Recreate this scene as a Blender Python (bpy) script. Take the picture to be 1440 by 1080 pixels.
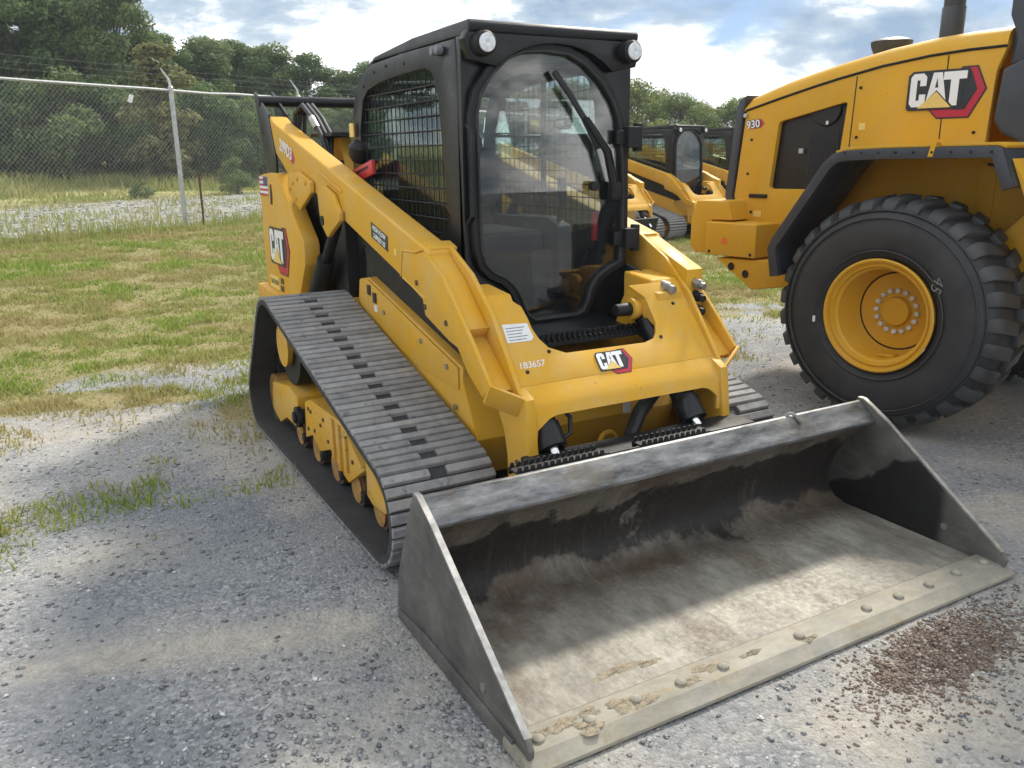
import bpy, bmesh, math, random
import numpy as np
from mathutils import Vector, Matrix

# ---------------------------------------------------------------- camera, world, sun, exposure
scene = bpy.context.scene
for o in list(bpy.data.objects):
    bpy.data.objects.remove(o)
COL = scene.collection
PI = math.pi

CAM = (-1.9475, -4.2328, 1.541)
YAW, PITCH, ROLL, FPX = -0.509, 0.269, -0.011, 1169.63      # focal length for a 1440 px wide picture
cd = bpy.data.cameras.new('camera')
cam = bpy.data.objects.new('camera', cd)
COL.objects.link(cam)
cd.sensor_fit = 'HORIZONTAL'
cd.sensor_width = 36.0
cd.lens = 36.0 * FPX / 1440.0
cd.clip_start = 0.05
cd.clip_end = 3000
_f = Vector((-math.sin(YAW) * math.cos(PITCH), math.cos(YAW) * math.cos(PITCH), -math.sin(PITCH)))
_r = Vector((math.cos(YAW), math.sin(YAW), 0))
_u = _r.cross(_f)
_r2 = math.cos(ROLL) * _r + math.sin(ROLL) * _u
_u2 = -math.sin(ROLL) * _r + math.cos(ROLL) * _u
M = Matrix((( _r2.x, _u2.x, -_f.x, CAM[0]), (_r2.y, _u2.y, -_f.y, CAM[1]), (_r2.z, _u2.z, -_f.z, CAM[2]), (0, 0, 0, 1)))
cam.matrix_world = M
scene.camera = cam
scene.render.resolution_x = 1024
scene.render.resolution_y = 768

SUN_L = Vector((-0.44, -0.29, -0.50)).normalized()          # the way the light travels
sd = bpy.data.lights.new('sun', 'SUN')
sd.energy = 1.15
sd.angle = math.radians(6.0)
sd.color = (1.0, 0.93, 0.82)
sun = bpy.data.objects.new('sun', sd)
COL.objects.link(sun)
sun.rotation_euler = SUN_L.to_track_quat('-Z', 'Y').to_euler()
sun.location = (0, 0, 30)
SUN_EL = math.asin(-SUN_L.z)
SUN_ROT = math.atan2(-SUN_L.x, -SUN_L.y)

world = bpy.data.worlds.new('World')
scene.world = world
world.use_nodes = True
wn, wl = world.node_tree.nodes, world.node_tree.links
wn.clear()
w_out = wn.new('ShaderNodeOutputWorld')
w_bg = wn.new('ShaderNodeBackground')
w_bg.inputs['Strength'].default_value = 0.12
sky = wn.new('ShaderNodeTexSky')
sky.sky_type = 'NISHITA'
sky.sun_disc = False
sky.sun_elevation = SUN_EL
sky.sun_rotation = SUN_ROT
sky.air_density = 1.0
sky.dust_density = 0.6
sky.ozone_density = 1.0
# clouds: noise over the dome of the sky, the same all round
tc = wn.new('ShaderNodeTexCoord')
cmb = wn.new('ShaderNodeMapping')
cmb.inputs['Scale'].default_value = (1.0, 1.0, 2.3)
wl.new(tc.outputs['Generated'], cmb.inputs[0])
def wnoise(scale, detail, rough, off, dist=0.0):
    m = wn.new('ShaderNodeMapping'); m.inputs['Location'].default_value = off
    wl.new(cmb.outputs[0], m.inputs[0])
    n = wn.new('ShaderNodeTexNoise')
    n.inputs['Scale'].default_value = scale; n.inputs['Detail'].default_value = detail
    n.inputs['Roughness'].default_value = rough; n.inputs['Distortion'].default_value = dist
    wl.new(m.outputs[0], n.inputs['Vector'])
    return n.outputs['Fac']
def wramp(src, pts):
    r = wn.new('ShaderNodeValToRGB')
    while len(r.color_ramp.elements) < len(pts):
        r.color_ramp.elements.new(0.5)
    for e, (p, cval) in zip(r.color_ramp.elements, pts):
        e.position = p; e.color = (*cval, 1)
    wl.new(src, r.inputs[0])
    return r.outputs[0]
CLOUD_OFF = (3.1, 1.7, 0.0)
c_mask = wramp(wnoise(4.2, 10, 0.60, CLOUD_OFF, 0.12), [(0.33, (0, 0, 0)), (0.46, (1, 1, 1))])
c_tone = wramp(wnoise(5.0, 10, 0.62, (7.3, 4.1, 0.0), 0.15), [(0.36, (0.62, 0.92, 1.32)), (0.455, (1.20, 1.46, 1.72)), (0.53, (2.9, 2.95, 3.0)), (0.63, (7.0, 6.9, 6.75))])
w_mix = wn.new('ShaderNodeMix'); w_mix.data_type = 'RGBA'
wl.new(c_mask, w_mix.inputs['Factor'])
w_dim = wn.new('ShaderNodeMix'); w_dim.data_type = 'RGBA'; w_dim.blend_type = 'MULTIPLY'
w_dim.inputs['Factor'].default_value = 1.0
wl.new(sky.outputs[0], w_dim.inputs['A']); w_dim.inputs['B'].default_value = (0.125, 0.155, 0.205, 1)
wl.new(w_dim.outputs['Result'], w_mix.inputs['A'])
wl.new(c_tone, w_mix.inputs['B'])
wl.new(w_mix.outputs['Result'], w_bg.inputs['Color'])
wl.new(w_bg.outputs[0], w_out.inputs['Surface'])

scene.view_settings.view_transform = 'Standard'
scene.view_settings.look = 'None'
scene.view_settings.exposure = 2.03
scene.view_settings.gamma = 1.0
scene.render.engine = 'CYCLES'

# ---------------------------------------------------------------- helpers
random.seed(7)
RNG = np.random.default_rng(11)

def link(o, parent=None):
    COL.objects.link(o)
    if parent is not None:
        o.parent = parent
    return o

def tag(o, label=None, cat=None, group=None, kind=None):
    if label: o['label'] = label
    if cat: o['category'] = cat
    if group: o['group'] = group
    if kind: o['kind'] = kind
    return o

def empty(name, loc=(0, 0, 0), rz=0.0):
    o = bpy.data.objects.new(name, None)
    o.empty_display_size = 0.2
    o.location = loc
    o.rotation_euler = (0, 0, rz)
    return link(o)

def finish(me, bevel=0.0, seg=2, ang=35, smooth=True):
    bm = bmesh.new(); bm.from_mesh(me)
    bmesh.ops.recalc_face_normals(bm, faces=bm.faces)
    if bevel > 0:
        es = [e for e in bm.edges if len(e.link_faces) == 2 and e.calc_face_angle(0) > 0.5]
        if es:
            bmesh.ops.bevel(bm, geom=es, offset=bevel, segments=seg, profile=0.6, affect='EDGES', clamp_overlap=True)
    bm.to_mesh(me); bm.free()
    if smooth and len(me.polygons):
        me.polygons.foreach_set('use_smooth', [True] * len(me.polygons))
        me.set_sharp_from_angle(angle=math.radians(ang))
    me.update()

def mk(name, verts, faces, mat, parent=None, bevel=0.0, seg=2, ang=35, smooth=True):
    me = bpy.data.meshes.new(name)
    me.from_pydata([tuple(v) for v in verts], [], [tuple(f) for f in faces])
    me.materials.append(mat)
    finish(me, bevel, seg, ang, smooth)
    o = bpy.data.objects.new(name, me)
    return link(o, parent)

class MB:
    """collects solids; build() links them as one mesh object"""
    def __init__(s): s.v = []; s.f = []
    def add(s, vs, fs):
        n = len(s.v); s.v += [tuple(v) for v in vs]; s.f += [tuple(i + n for i in f) for f in fs]; return s
    def box(s, x0, x1, y0, y1, z0, z1, mat=None):
        vs = [Vector(p) for p in ((x0,y0,z0),(x1,y0,z0),(x1,y1,z0),(x0,y1,z0),(x0,y0,z1),(x1,y0,z1),(x1,y1,z1),(x0,y1,z1))]
        if mat is not None: vs = [mat @ v for v in vs]
        return s.add(vs, [(0,3,2,1),(4,5,6,7),(0,1,5,4),(1,2,6,5),(2,3,7,6),(3,0,4,7)])
    def prism(s, poly, a, b, axis='x', mat=None):
        """poly in the other two axes (y,z) / (x,z) / (x,y), run from a to b along axis"""
        def p3(q, w):
            if axis == 'x': v = Vector((w, q[0], q[1]))
            elif axis == 'y': v = Vector((q[0], w, q[1]))
            else: v = Vector((q[0], q[1], w))
            return mat @ v if mat is not None else v
        n = len(poly)
        vs = [p3(q, a) for q in poly] + [p3(q, b) for q in poly]
        fs = [tuple(range(n)), tuple(range(2 * n - 1, n - 1, -1))]
        fs += [(i, (i + 1) % n, n + (i + 1) % n, n + i) for i in range(n)]
        return s.add(vs, fs)
    def cyl(s, p0, p1, r0, r1=None, n=16, cap=True):
        r1 = r0 if r1 is None else r1
        p0, p1 = Vector(p0), Vector(p1); d = (p1 - p0).normalized()
        a = d.orthogonal().normalized(); b = d.cross(a)
        vs = []
        for p, r in ((p0, r0), (p1, r1)):
            vs += [p + r * (math.cos(2*PI*k/n) * a + math.sin(2*PI*k/n) * b) for k in range(n)]
        fs = [(k, (k + 1) % n, n + (k + 1) % n, n + k) for k in range(n)]
        if cap: fs += [tuple(range(n - 1, -1, -1)), tuple(range(n, 2 * n))]
        return s.add(vs, fs)
    def tube(s, pts, r, n=8, closed=False):
        pts = [Vector(p) for p in pts]; m = len(pts); vs = []; fs = []
        prev = None
        for i, p in enumerate(pts):
            if closed: d = pts[(i + 1) % m] - pts[i - 1]
            else: d = pts[min(i + 1, m - 1)] - pts[max(i - 1, 0)]
            d.normalize()
            a = d.orthogonal().normalized() if prev is None else (prev - d * prev.dot(d)).normalized()
            prev = a; b = d.cross(a)
            rr = r[i] if isinstance(r, (list, tuple)) else r
            vs += [p + rr * (math.cos(2*PI*k/n) * a + math.sin(2*PI*k/n) * b) for k in range(n)]
        for i in range(m if closed else m - 1):
            j = (i + 1) % m
            fs += [(i*n + k, i*n + (k+1) % n, j*n + (k+1) % n, j*n + k) for k in range(n)]
        if not closed: fs += [tuple(range(n - 1, -1, -1)), tuple(range((m-1)*n, m*n))]
        return s.add(vs, fs)
    def lathe(s, prof, n=32, mat=None, closed=True):
        """prof: list of (axial, radius); axis is local x"""
        vs = []; fs = []; m = len(prof)
        for k in range(n):
            a = 2*PI*k/n
            for x, r in prof:
                v = Vector((x, r * math.cos(a), r * math.sin(a)))
                vs.append(mat @ v if mat is not None else v)
        for k in range(n):
            j = (k + 1) % n
            for i in range(m if closed else m - 1):
                i2 = (i + 1) % m
                fs.append((k*m + i, k*m + i2, j*m + i2, j*m + i))
        return s.add(vs, fs)
    def build(s, name, mat, parent=None, bevel=0.0, seg=2, ang=35, smooth=True):
        return mk(name, s.v, s.f, mat, parent, bevel, seg, ang, smooth)

def arc(cx, cy, r, a0, a1, n):
    return [(cx + r * math.cos(math.radians(a0 + (a1 - a0) * i / n)), cy + r * math.sin(math.radians(a0 + (a1 - a0) * i / n))) for i in range(n + 1)]

def poly_offset(poly, d):
    n = len(poly); out = []
    area = sum(poly[i][0]*poly[(i+1) % n][1] - poly[(i+1) % n][0]*poly[i][1] for i in range(n))
    sg = 1 if area > 0 else -1
    for i in range(n):
        p0, p1, p2 = Vector(poly[i-1]), Vector(poly[i]), Vector(poly[(i+1) % n])
        e1 = (p1 - p0).normalized(); e2 = (p2 - p1).normalized()
        n1 = Vector((e1.y, -e1.x)) * sg; n2 = Vector((e2.y, -e2.x)) * sg
        b = (n1 + n2)
        b = b.normalized() if b.length > 1e-6 else n1
        k = d / max(0.5, b.dot(n1))
        out.append((p1.x + b.x * k, p1.y + b.y * k))
    return out

def ray_poly(cx, cy, a, poly):
    dx_, dy_ = math.cos(a), math.sin(a); best = None; n = len(poly)
    for i in range(n):
        x1, y1 = poly[i][0] - cx, poly[i][1] - cy
        x2, y2 = poly[(i+1) % n][0] - cx, poly[(i+1) % n][1] - cy
        ex, ey = x2 - x1, y2 - y1
        den = dx_ * ey - dy_ * ex
        if abs(den) < 1e-12: continue
        t = (x1 * ey - y1 * ex) / den
        u = (x1 * dy_ - y1 * dx_) / den
        if t > 0 and -1e-9 <= u <= 1 + 1e-9 and (best is None or t > best): best = t
    return (cx + dx_ * best, cy + dy_ * best)

def ring_plate(outer, inner, w0, w1, axis, centre=None):
    """plate with one opening: outer and inner outlines seen from a common centre"""
    if centre is None:
        centre = (sum(p[0] for p in inner)/len(inner), sum(p[1] for p in inner)/len(inner))
    cx, cy = centre
    angs = sorted(set(round(math.atan2(p[1]-cy, p[0]-cx), 5) for p in list(outer) + list(inner)) | set(round(-PI + 2*PI*k/48 + 0.001, 5) for k in range(48)))
    keep = [angs[0]]
    for a in angs[1:]:
        if a - keep[-1] > 0.002: keep.append(a)
    O = [ray_poly(cx, cy, a, outer) for a in keep]; I = [ray_poly(cx, cy, a, inner) for a in keep]
    n = len(keep)
    def p3(q, w):
        return (w, q[0], q[1]) if axis == 'x' else (q[0], w, q[1]) if axis == 'y' else (q[0], q[1], w)
    vs = [p3(q, w0) for q in O] + [p3(q, w0) for q in I] + [p3(q, w1) for q in O] + [p3(q, w1) for q in I]
    fs = []
    for i in range(n):
        j = (i + 1) % n
        fs += [(i, j, n + j, n + i), (2*n + i, 3*n + i, 3*n + j, 2*n + j), (i, 2*n + i, 2*n + j, j), (n + i, n + j, 3*n + j, 3*n + i)]
    return vs, fs

def copy_tree(o, parent=None, skip=()):
    c = o.copy(); COL.objects.link(c); c.parent = parent
    for ch in o.children:
        if ch.name.split('.')[0] not in skip:
            copy_tree(ch, c, skip)
    return c

def text_mesh(name, body, size, mat, parent, M4, bold=0.0, shear=0.0, depth=0.0006):
    cu = bpy.data.curves.new(name, 'FONT')
    cu.body = body; cu.size = size; cu.offset = bold; cu.shear = shear; cu.extrude = depth
    cu.align_x = 'CENTER'; cu.align_y = 'CENTER'; cu.resolution_u = 3
    t = bpy.data.objects.new(name + '_tmp', cu); COL.objects.link(t)
    dg = bpy.context.evaluated_depsgraph_get(); dg.update()
    me = bpy.data.meshes.new_from_object(t.evaluated_get(dg))
    bpy.data.objects.remove(t); bpy.data.curves.remove(cu)
    me.transform(M4); me.name = name
    me.materials.clear(); me.materials.append(mat)
    o = bpy.data.objects.new(name, me)
    return link(o, parent)

def frame(o, u, v):
    """matrix with local x = u, y = v, z = u x v at o"""
    u = Vector(u).normalized(); v = Vector(v); v = (v - u * v.dot(u)).normalized(); w = u.cross(v); o = Vector(o)
    return Matrix(((u.x, v.x, w.x, o.x), (u.y, v.y, w.y, o.y), (u.z, v.z, w.z, o.z), (0, 0, 0, 1)))

# value noise in numpy, for terrain and scattering
_perm = np.random.default_rng(5).random((256, 256))
def vnoise(x, y):
    xi = np.floor(x).astype(int); yi = np.floor(y).astype(int); xf = x - xi; yf = y - yi
    u = xf*xf*(3-2*xf); v = yf*yf*(3-2*yf)
    g = lambda a, b: _perm[a & 255, b & 255]
    return (g(xi, yi)*(1-u) + g(xi+1, yi)*u)*(1-v) + (g(xi, yi+1)*(1-u) + g(xi+1, yi+1)*u)*v
def fbm(x, y, o=4):
    x = np.asarray(x, float); y = np.asarray(y, float); s = 0; a = 0.5; t = 0
    for k in range(o):
        s = s + a * vnoise(x * 2**k + 17.3*k, y * 2**k + 9.1*k); t += a; a *= 0.5
    return s / t
def sstep(a, b, x):
    t = np.clip((np.asarray(x, float) - a) / (b - a), 0, 1); return t*t*(3-2*t)

# ---------------------------------------------------------------- materials
class NT:
    def __init__(s, name):
        s.m = bpy.data.materials.new(name); s.m.use_nodes = True
        s.n = s.m.node_tree.nodes; s.l = s.m.node_tree.links; s.n.clear()
        s.out = s.n.new('ShaderNodeOutputMaterial'); s.tc = s.n.new('ShaderNodeTexCoord'); s.obj = s.tc.outputs['Object']
    def node(s, t, **kw):
        x = s.n.new(t)
        for k, v in kw.items(): setattr(x, k, v)
        return x
    def sock(s, inp, v):
        if isinstance(v, bpy.types.NodeSocket): s.l.new(v, inp)
        elif v is not None:
            if isinstance(v, (tuple, list)) and len(v) == 3 and len(inp.default_value) == 4: v = (*v, 1)
            inp.default_value = v
    def noise(s, scale, detail=4, rough=0.55, vec=None, dist=0.0, mscale=None, out='Fac'):
        n = s.node('ShaderNodeTexNoise'); v = vec if vec is not None else s.obj
        if mscale is not None:
            mp = s.node('ShaderNodeMapping'); mp.inputs['Scale'].default_value = mscale; s.l.new(v, mp.inputs[0]); v = mp.outputs[0]
        s.l.new(v, n.inputs['Vector'])
        n.inputs['Scale'].default_value = scale; n.inputs['Detail'].default_value = detail
        n.inputs['Roughness'].default_value = rough; n.inputs['Distortion'].default_value = dist
        return n.outputs[out]
    def ramp(s, src, pts):
        r = s.node('ShaderNodeValToRGB'); e = r.color_ramp.elements
        while len(e) < len(pts): e.new(0.5)
        for q, (p, c) in zip(e, pts):
            q.position = p; c = (c, c, c) if not isinstance(c, (tuple, list)) else c; q.color = (*c, 1)
        s.l.new(src, r.inputs[0]); return r.outputs[0]
    def mix(s, f, a, b, blend='MIX'):
        m = s.node('ShaderNodeMix', data_type='RGBA', blend_type=blend)
        s.sock(m.inputs['Factor'], f); s.sock(m.inputs['A'], a); s.sock(m.inputs['B'], b); return m.outputs['Result']
    def math(s, op, a, b=0.0, clamp=False):
        m = s.node('ShaderNodeMath', operation=op, use_clamp=clamp); s.sock(m.inputs[0], a); s.sock(m.inputs[1], b); return m.outputs[0]
    def xyz(s, v=None):
        q = s.node('ShaderNodeSeparateXYZ'); s.l.new(v if v is not None else s.obj, q.inputs[0]); return q.outputs
    def sm(s, a, b, x):
        m = s.node('ShaderNodeMapRange', interpolation_type='SMOOTHSTEP')
        s.sock(m.inputs['Value'], x); m.inputs['From Min'].default_value = a; m.inputs['From Max'].default_value = b
        return m.outputs['Result']
    def bump(s, h, strength=0.3, dist=0.01):
        b = s.node('ShaderNodeBump'); b.inputs['Strength'].default_value = strength; b.inputs['Distance'].default_value = dist
        s.l.new(h, b.inputs['Height']); return b.outputs[0]
    def pbr(s, col, rough=0.5, metal=0.0, normal=None, coat=0.0, spec=0.5):
        p = s.node('ShaderNodeBsdfPrincipled')
        s.sock(p.inputs['Base Color'], col); s.sock(p.inputs['Roughness'], rough); s.sock(p.inputs['Metallic'], metal)
        p.inputs['Coat Weight'].default_value = coat; p.inputs['Coat Roughness'].default_value = 0.15
        p.inputs['Specular IOR Level'].default_value = spec
        if normal is not None: s.l.new(normal, p.inputs['Normal'])
        s.l.new(p.outputs[0], s.out.inputs['Surface']); s.p = p
        return s.m
    def wpos(s): return s.node('ShaderNodeNewGeometry').outputs['Position']
    def orand(s): return s.node('ShaderNodeObjectInfo').outputs['Random']
    def island(s): return s.node('ShaderNodeNewGeometry').outputs['Random Per Island']

def plain(name, col, rough=0.5, metal=0.0, var=0.18, vs=9.0, bump=0.0, bs=60.0, coat=0.0, dust=0.0, dustc=(0.36, 0.31, 0.23), spec=0.5, world=False):
    t = NT(name)
    if world: t.obj = t.wpos()
    k = t.ramp(t.noise(vs, 5, 0.6), [(0.3, 1 - var), (0.7, 1 + var * 0.6)])
    c = t.mix(1.0, col, k, 'MULTIPLY')
    if dust > 0:
        d = t.ramp(t.noise(vs * 0.55, 7, 0.68), [(0.38, 0.0), (0.78, dust)])
        c = t.mix(d, c, dustc)
    r = t.ramp(t.noise(vs * 2.2, 4), [(0.3, max(0.02, rough - 0.08)), (0.7, min(1, rough + 0.12))])
    nrm = t.bump(t.noise(bs, 4), bump, 0.004) if bump > 0 else None
    return t.pbr(c, r, metal, nrm, coat, spec)

def paint_yellow(name, dust, wear):
    t = NT(name)
    c = t.ramp(t.noise(2.2, 5, 0.6), [(0.3, (0.61, 0.322, 0.020)), (0.7, (0.68, 0.364, 0.027))])
    # dust film, in drifts and run-off streaks
    d = t.ramp(t.noise(4.0, 9, 0.74, dist=0.5), [(0.42, 0.0), (0.78, dust)])
    c = t.mix(d, c, (0.56, 0.41, 0.18))
    st = t.ramp(t.noise(6.0, 7, 0.7, mscale=(7, 7, 0.5)), [(0.54, 0.0), (0.78, dust * 0.8)])
    c = t.mix(st, c, (0.44, 0.30, 0.13))
    # scuffs (pale) and chips (dark), both in patches
    gate = t.ramp(t.noise(3.1, 5, 0.6), [(0.50, 0.0), (0.62, 1.0)])
    sc = t.ramp(t.noise(9.0, 6, 0.7, mscale=(1, 7, 2)), [(0.64, 0.0), (0.70, min(0.8, 0.5 * wear))])
    c = t.mix(t.math('MULTIPLY', sc, gate), c, (0.62, 0.54, 0.38))
    ch = t.ramp(t.noise(38.0, 4, 0.65), [(0.665 if wear <= 1 else 0.60, 0.0), (0.70 if wear <= 1 else 0.64, min(0.9, 0.8 * wear))])
    gate2 = t.ramp(t.noise(5.3, 4, 0.6), [(0.54, 0.0), (0.60, 1.0)])
    c = t.mix(t.math('MULTIPLY', ch, gate2), c, (0.13, 0.075, 0.035))
    r = t.ramp(t.noise(9.0, 6, 0.65), [(0.3, 0.36), (0.7, 0.62)])
    return t.pbr(c, r, 0.0, t.bump(t.noise(210, 3), 0.07, 0.001), 0.0, 0.22)

YEL = paint_yellow('yellow_paint_dusty', 0.62, 1.0)
YEL_WORN = paint_yellow('yellow_paint_worn', 0.95, 2.0)
YEL_CLEAN = paint_yellow('yellow_paint_clean', 0.30, 0.5)
BLK = plain('black_cab_paint', (0.0065, 0.0075, 0.010), 0.33, var=0.25, vs=4, dust=0.07, dustc=(0.10, 0.10, 0.095), spec=0.4)
BLKM = plain('black_matte', (0.009, 0.0095, 0.011), 0.55, var=0.3, dust=0.12, dustc=(0.09, 0.085, 0.075), spec=0.35)
RUBR = plain('black_rubber', (0.022, 0.023, 0.025), 0.62, var=0.3, vs=20, bump=0.15, bs=90, dust=0.12, dustc=(0.12, 0.115, 0.105))
HOSE = plain('hydraulic_hose', (0.02, 0.02, 0.022), 0.5, var=0.3, vs=30)
STEEL = plain('bare_steel', (0.42, 0.41, 0.39), 0.38, 0.8, var=0.3, vs=25)
CHROME = plain('chrome_rod', (0.75, 0.75, 0.76), 0.12, 1.0, var=0.05)
ZINC = plain('zinc_steel', (0.46, 0.48, 0.48), 0.45, 0.55, var=0.2, vs=14)
WHITE = plain('white_print', (0.80, 0.80, 0.79), 0.4, var=0.06)
PAPER = plain('weathered_paper', (0.74, 0.74, 0.73), 0.6, var=0.12, vs=30)
REDP = plain('red_paint', (0.52, 0.03, 0.035), 0.42, var=0.2, vs=16)
REDL = plain('red_print', (0.45, 0.02, 0.045), 0.38, var=0.08)
DARKL = plain('dark_print', (0.022, 0.024, 0.028), 0.4, var=0.1)
YELL = plain('yellow_print', (0.78, 0.55, 0.16), 0.4, var=0.08)
BLUEL = plain('blue_print', (0.05, 0.06, 0.20), 0.5, var=0.1)
GREYT = plain('grey_trim', (0.20, 0.21, 0.225), 0.55, var=0.15)
SEAT = plain('seat_fabric', (0.030, 0.032, 0.036), 0.85, var=0.25, vs=40, bump=0.2, bs=200)
RUST = plain('rusty_steel', (0.12, 0.065, 0.04), 0.8, var=0.4, vs=20, bump=0.3)
ORNG = plain('orange_print', (0.75, 0.16, 0.03), 0.5)
LAMPW = plain('lamp_lens', (0.72, 0.74, 0.76), 0.12, var=0.25, vs=60)

def glass(name, tint, haze, gloss, rough=0.03, hazec=(0.45, 0.48, 0.52)):
    t = NT(name)
    tr = t.node('ShaderNodeBsdfTransparent'); tr.inputs[0].default_value = (*tint, 1)
    df = t.node('ShaderNodeBsdfDiffuse')
    df.inputs[0].default_value = (*hazec, 1)
    gl = t.node('ShaderNodeBsdfGlossy'); gl.inputs['Roughness'].default_value = rough
    m1 = t.node('ShaderNodeMixShader')
    hz = t.ramp(t.noise(3.0, 6, 0.65), [(0.3, haze * 0.5), (0.75, haze * 1.4)])
    t.l.new(hz, m1.inputs[0]); t.l.new(tr.outputs[0], m1.inputs[1]); t.l.new(df.outputs[0], m1.inputs[2])
    fr = t.node('ShaderNodeFresnel'); fr.inputs[0].default_value = 1.5
    g2 = t.math('MULTIPLY', fr.outputs[0], gloss, clamp=True)
    m2 = t.node('ShaderNodeMixShader')
    t.l.new(g2, m2.inputs[0]); t.l.new(m1.outputs[0], m2.inputs[1]); t.l.new(gl.outputs[0], m2.inputs[2])
    t.l.new(m2.outputs[0], t.out.inputs['Surface'])
    return t.m
GLASS_DOOR = glass('door_glass', (0.96, 0.975, 0.98), 0.008, 0.9, 0.01)
GLASS_SIDE = glass('side_glass', (0.86, 0.95, 0.93), 0.004, 0.7, 0.01)
# ---------------------------------------------------------------- ground
FN = -0.56                                  # the fence runs along the line y = 13.9 + 0.56 x
def tt_(x, y): return np.asarray(y) + FN*np.asarray(x)
def terrain(x, y):
    t = tt_(x, y)
    z = 0.15*sstep(4.5, 14, t) + 0.10*sstep(14, 25, t) + 0.85*sstep(25, 46, t) + 2.0*sstep(46, 140, t)
    near = 1 - sstep(5, 12, np.hypot(np.asarray(x)+0.5, np.asarray(y)+1.0))
    bump = (fbm(np.asarray(x)*1.3+3, np.asarray(y)*1.3+8, 4) - 0.5)*0.05*sstep(0.5, 3.0, t) + (fbm(np.asarray(x)*6+1, np.asarray(y)*6+2, 3) - 0.5)*0.012
    # ruts left beside the tracks
    rut = np.exp(-((np.asarray(y)+1.75+0.28*(np.asarray(x)+1.2)+0.02*np.sin(3*np.asarray(x)))/0.10)**2) * sstep(-2.6, -2.0, x) * (1-sstep(-1.25, -1.05, x))
    sc = sstep(-2.1, -1.7, x)*(1-sstep(-1.08, -0.98, x))*sstep(-1.75, -1.5, y)*(1-sstep(-0.5, -0.1, y))
    u = np.asarray(y) + 0.22*np.asarray(x) + 0.06*(fbm(np.asarray(x)*2.2, np.asarray(y)*2.2, 3)-0.5)
    scuff = (np.abs(np.sin(u*19.0))**3)*fbm(np.asarray(x)*3+9, np.asarray(y)*8, 3)
    clod = np.exp(-(((np.asarray(x)+1.86)/0.22)**2 + ((np.asarray(y)+0.78)/0.16)**2))*(fbm(np.asarray(x)*14, np.asarray(y)*14, 3))
    return z + bump - 0.015*rut - 0.004 + 0.016*sc*scuff + 0.03*clod
def g_grass(x, y):
    x = np.asarray(x, float); y = np.asarray(y, float)
    n = fbm(x*0.55+40, y*0.75+11, 4); m = fbm(x*1.9+5, y*1.9+31, 3)
    lim = 0.62 - 0.10*np.clip(-x-1, 0, 3) + 0.25*np.clip(x-1.5, 0, 3)
    g = sstep(lim-0.60, lim+1.3, y + 2.2*(n-0.5) + 1.9*(m-0.5))
    hole = sstep(0.58, 0.68, fbm(x*0.8+77, y*1.3+3, 3)) * (1 - sstep(1.9, 3.2, y))
    t = tt_(x, y)
    g = g*(1-0.85*hole)
    strip = sstep(14.5, 15.4, t + 1.2*(n-0.5))*(1-sstep(23.5, 26.5, t + 4*(m-0.5)))
    # a grassy tuft island at the left, near the camera
    isl = 0.42*np.exp(-(((x+2.30)/0.42)**2 + ((y+0.28)/0.30)**2)) * sstep(0.42, 0.6, m+0.10)
    # thin weeds straggling forward beside the track and along the left edge
    wd = 0.34*sstep(0.56, 0.68, fbm(x*2.3+21, y*3.1+8, 3))*sstep(-0.9, 0.1, y)*(1-sstep(-1.12, -0.98, x))*(1-sstep(0.9, 1.4, y))
    return np.clip(np.maximum(np.maximum(g*(1-0.93*strip), isl), wd), 0, 1), strip
def g_beige(x, y):
    n = fbm(np.asarray(x)*1.1+9, np.asarray(y)*1.6+4, 4)
    b = sstep(0.46, 0.66, n)
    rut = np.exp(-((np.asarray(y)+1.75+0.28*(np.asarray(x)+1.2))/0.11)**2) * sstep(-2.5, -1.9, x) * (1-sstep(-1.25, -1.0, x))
    edge = np.exp(-((np.asarray(y)-0.85+0.1*np.asarray(x))/0.22)**2) * (1-sstep(-0.9, -0.6, x))
    pile = np.exp(-(((np.asarray(x)-0.45)/0.6)**2 + ((np.asarray(y)+3.0)/0.35)**2))
    clod = np.exp(-(((np.asarray(x)+1.86)/0.24)**2 + ((np.asarray(y)+0.78)/0.18)**2))
    front = np.exp(-(((np.asarray(x)-0.1)/0.9)**2 + ((np.asarray(y)+3.05)/0.30)**2))*sstep(0.35, 0.6, fbm(np.asarray(x)*3.0+4, np.asarray(y)*3.0, 3)+0.08)
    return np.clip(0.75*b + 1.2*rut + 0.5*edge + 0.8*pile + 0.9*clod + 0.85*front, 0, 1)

def axis_pts(lo, a, b, hi, step, grow):
    core = list(np.arange(a, b, step)); p = []
    d = step; v = b
    while v < hi: p.append(v); d *= grow; v += d
    q = []; d = step; v = a - step
    while v > lo: q.append(v); d *= grow; v -= d
    return np.array(q[::-1] + core + p)
gx = axis_pts(-160, -4.2, 4.2, 240, 0.035, 1.07)
gy = axis_pts(-30, -4.0, 3.2, 260, 0.035, 1.06)
GX, GY = np.meshgrid(gx, gy)
GZ = terrain(GX, GY)
nx, ny = len(gx), len(gy)
gv = np.stack([GX.ravel(), GY.ravel(), GZ.ravel()], 1)
ii = np.arange(nx*ny).reshape(ny, nx)
gf = np.stack([ii[:-1, :-1].ravel(), ii[:-1, 1:].ravel(), ii[1:, 1:].ravel(), ii[1:, :-1].ravel()], 1)
gm = bpy.data.meshes.new('ground')
gm.vertices.add(len(gv)); gm.vertices.foreach_set('co', gv.ravel())
gm.loops.add(gf.size); gm.loops.foreach_set('vertex_index', gf.ravel().astype(np.int32))
gm.polygons.add(len(gf)); gm.polygons.foreach_set('loop_start', np.arange(0, gf.size, 4, dtype=np.int32))
gm.update(calc_edges=True); gm.validate()
gm.polygons.foreach_set('use_smooth', [True]*len(gm.polygons))
ga, gs = g_grass(GX, GY); gb = g_beige(GX, GY)
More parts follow.
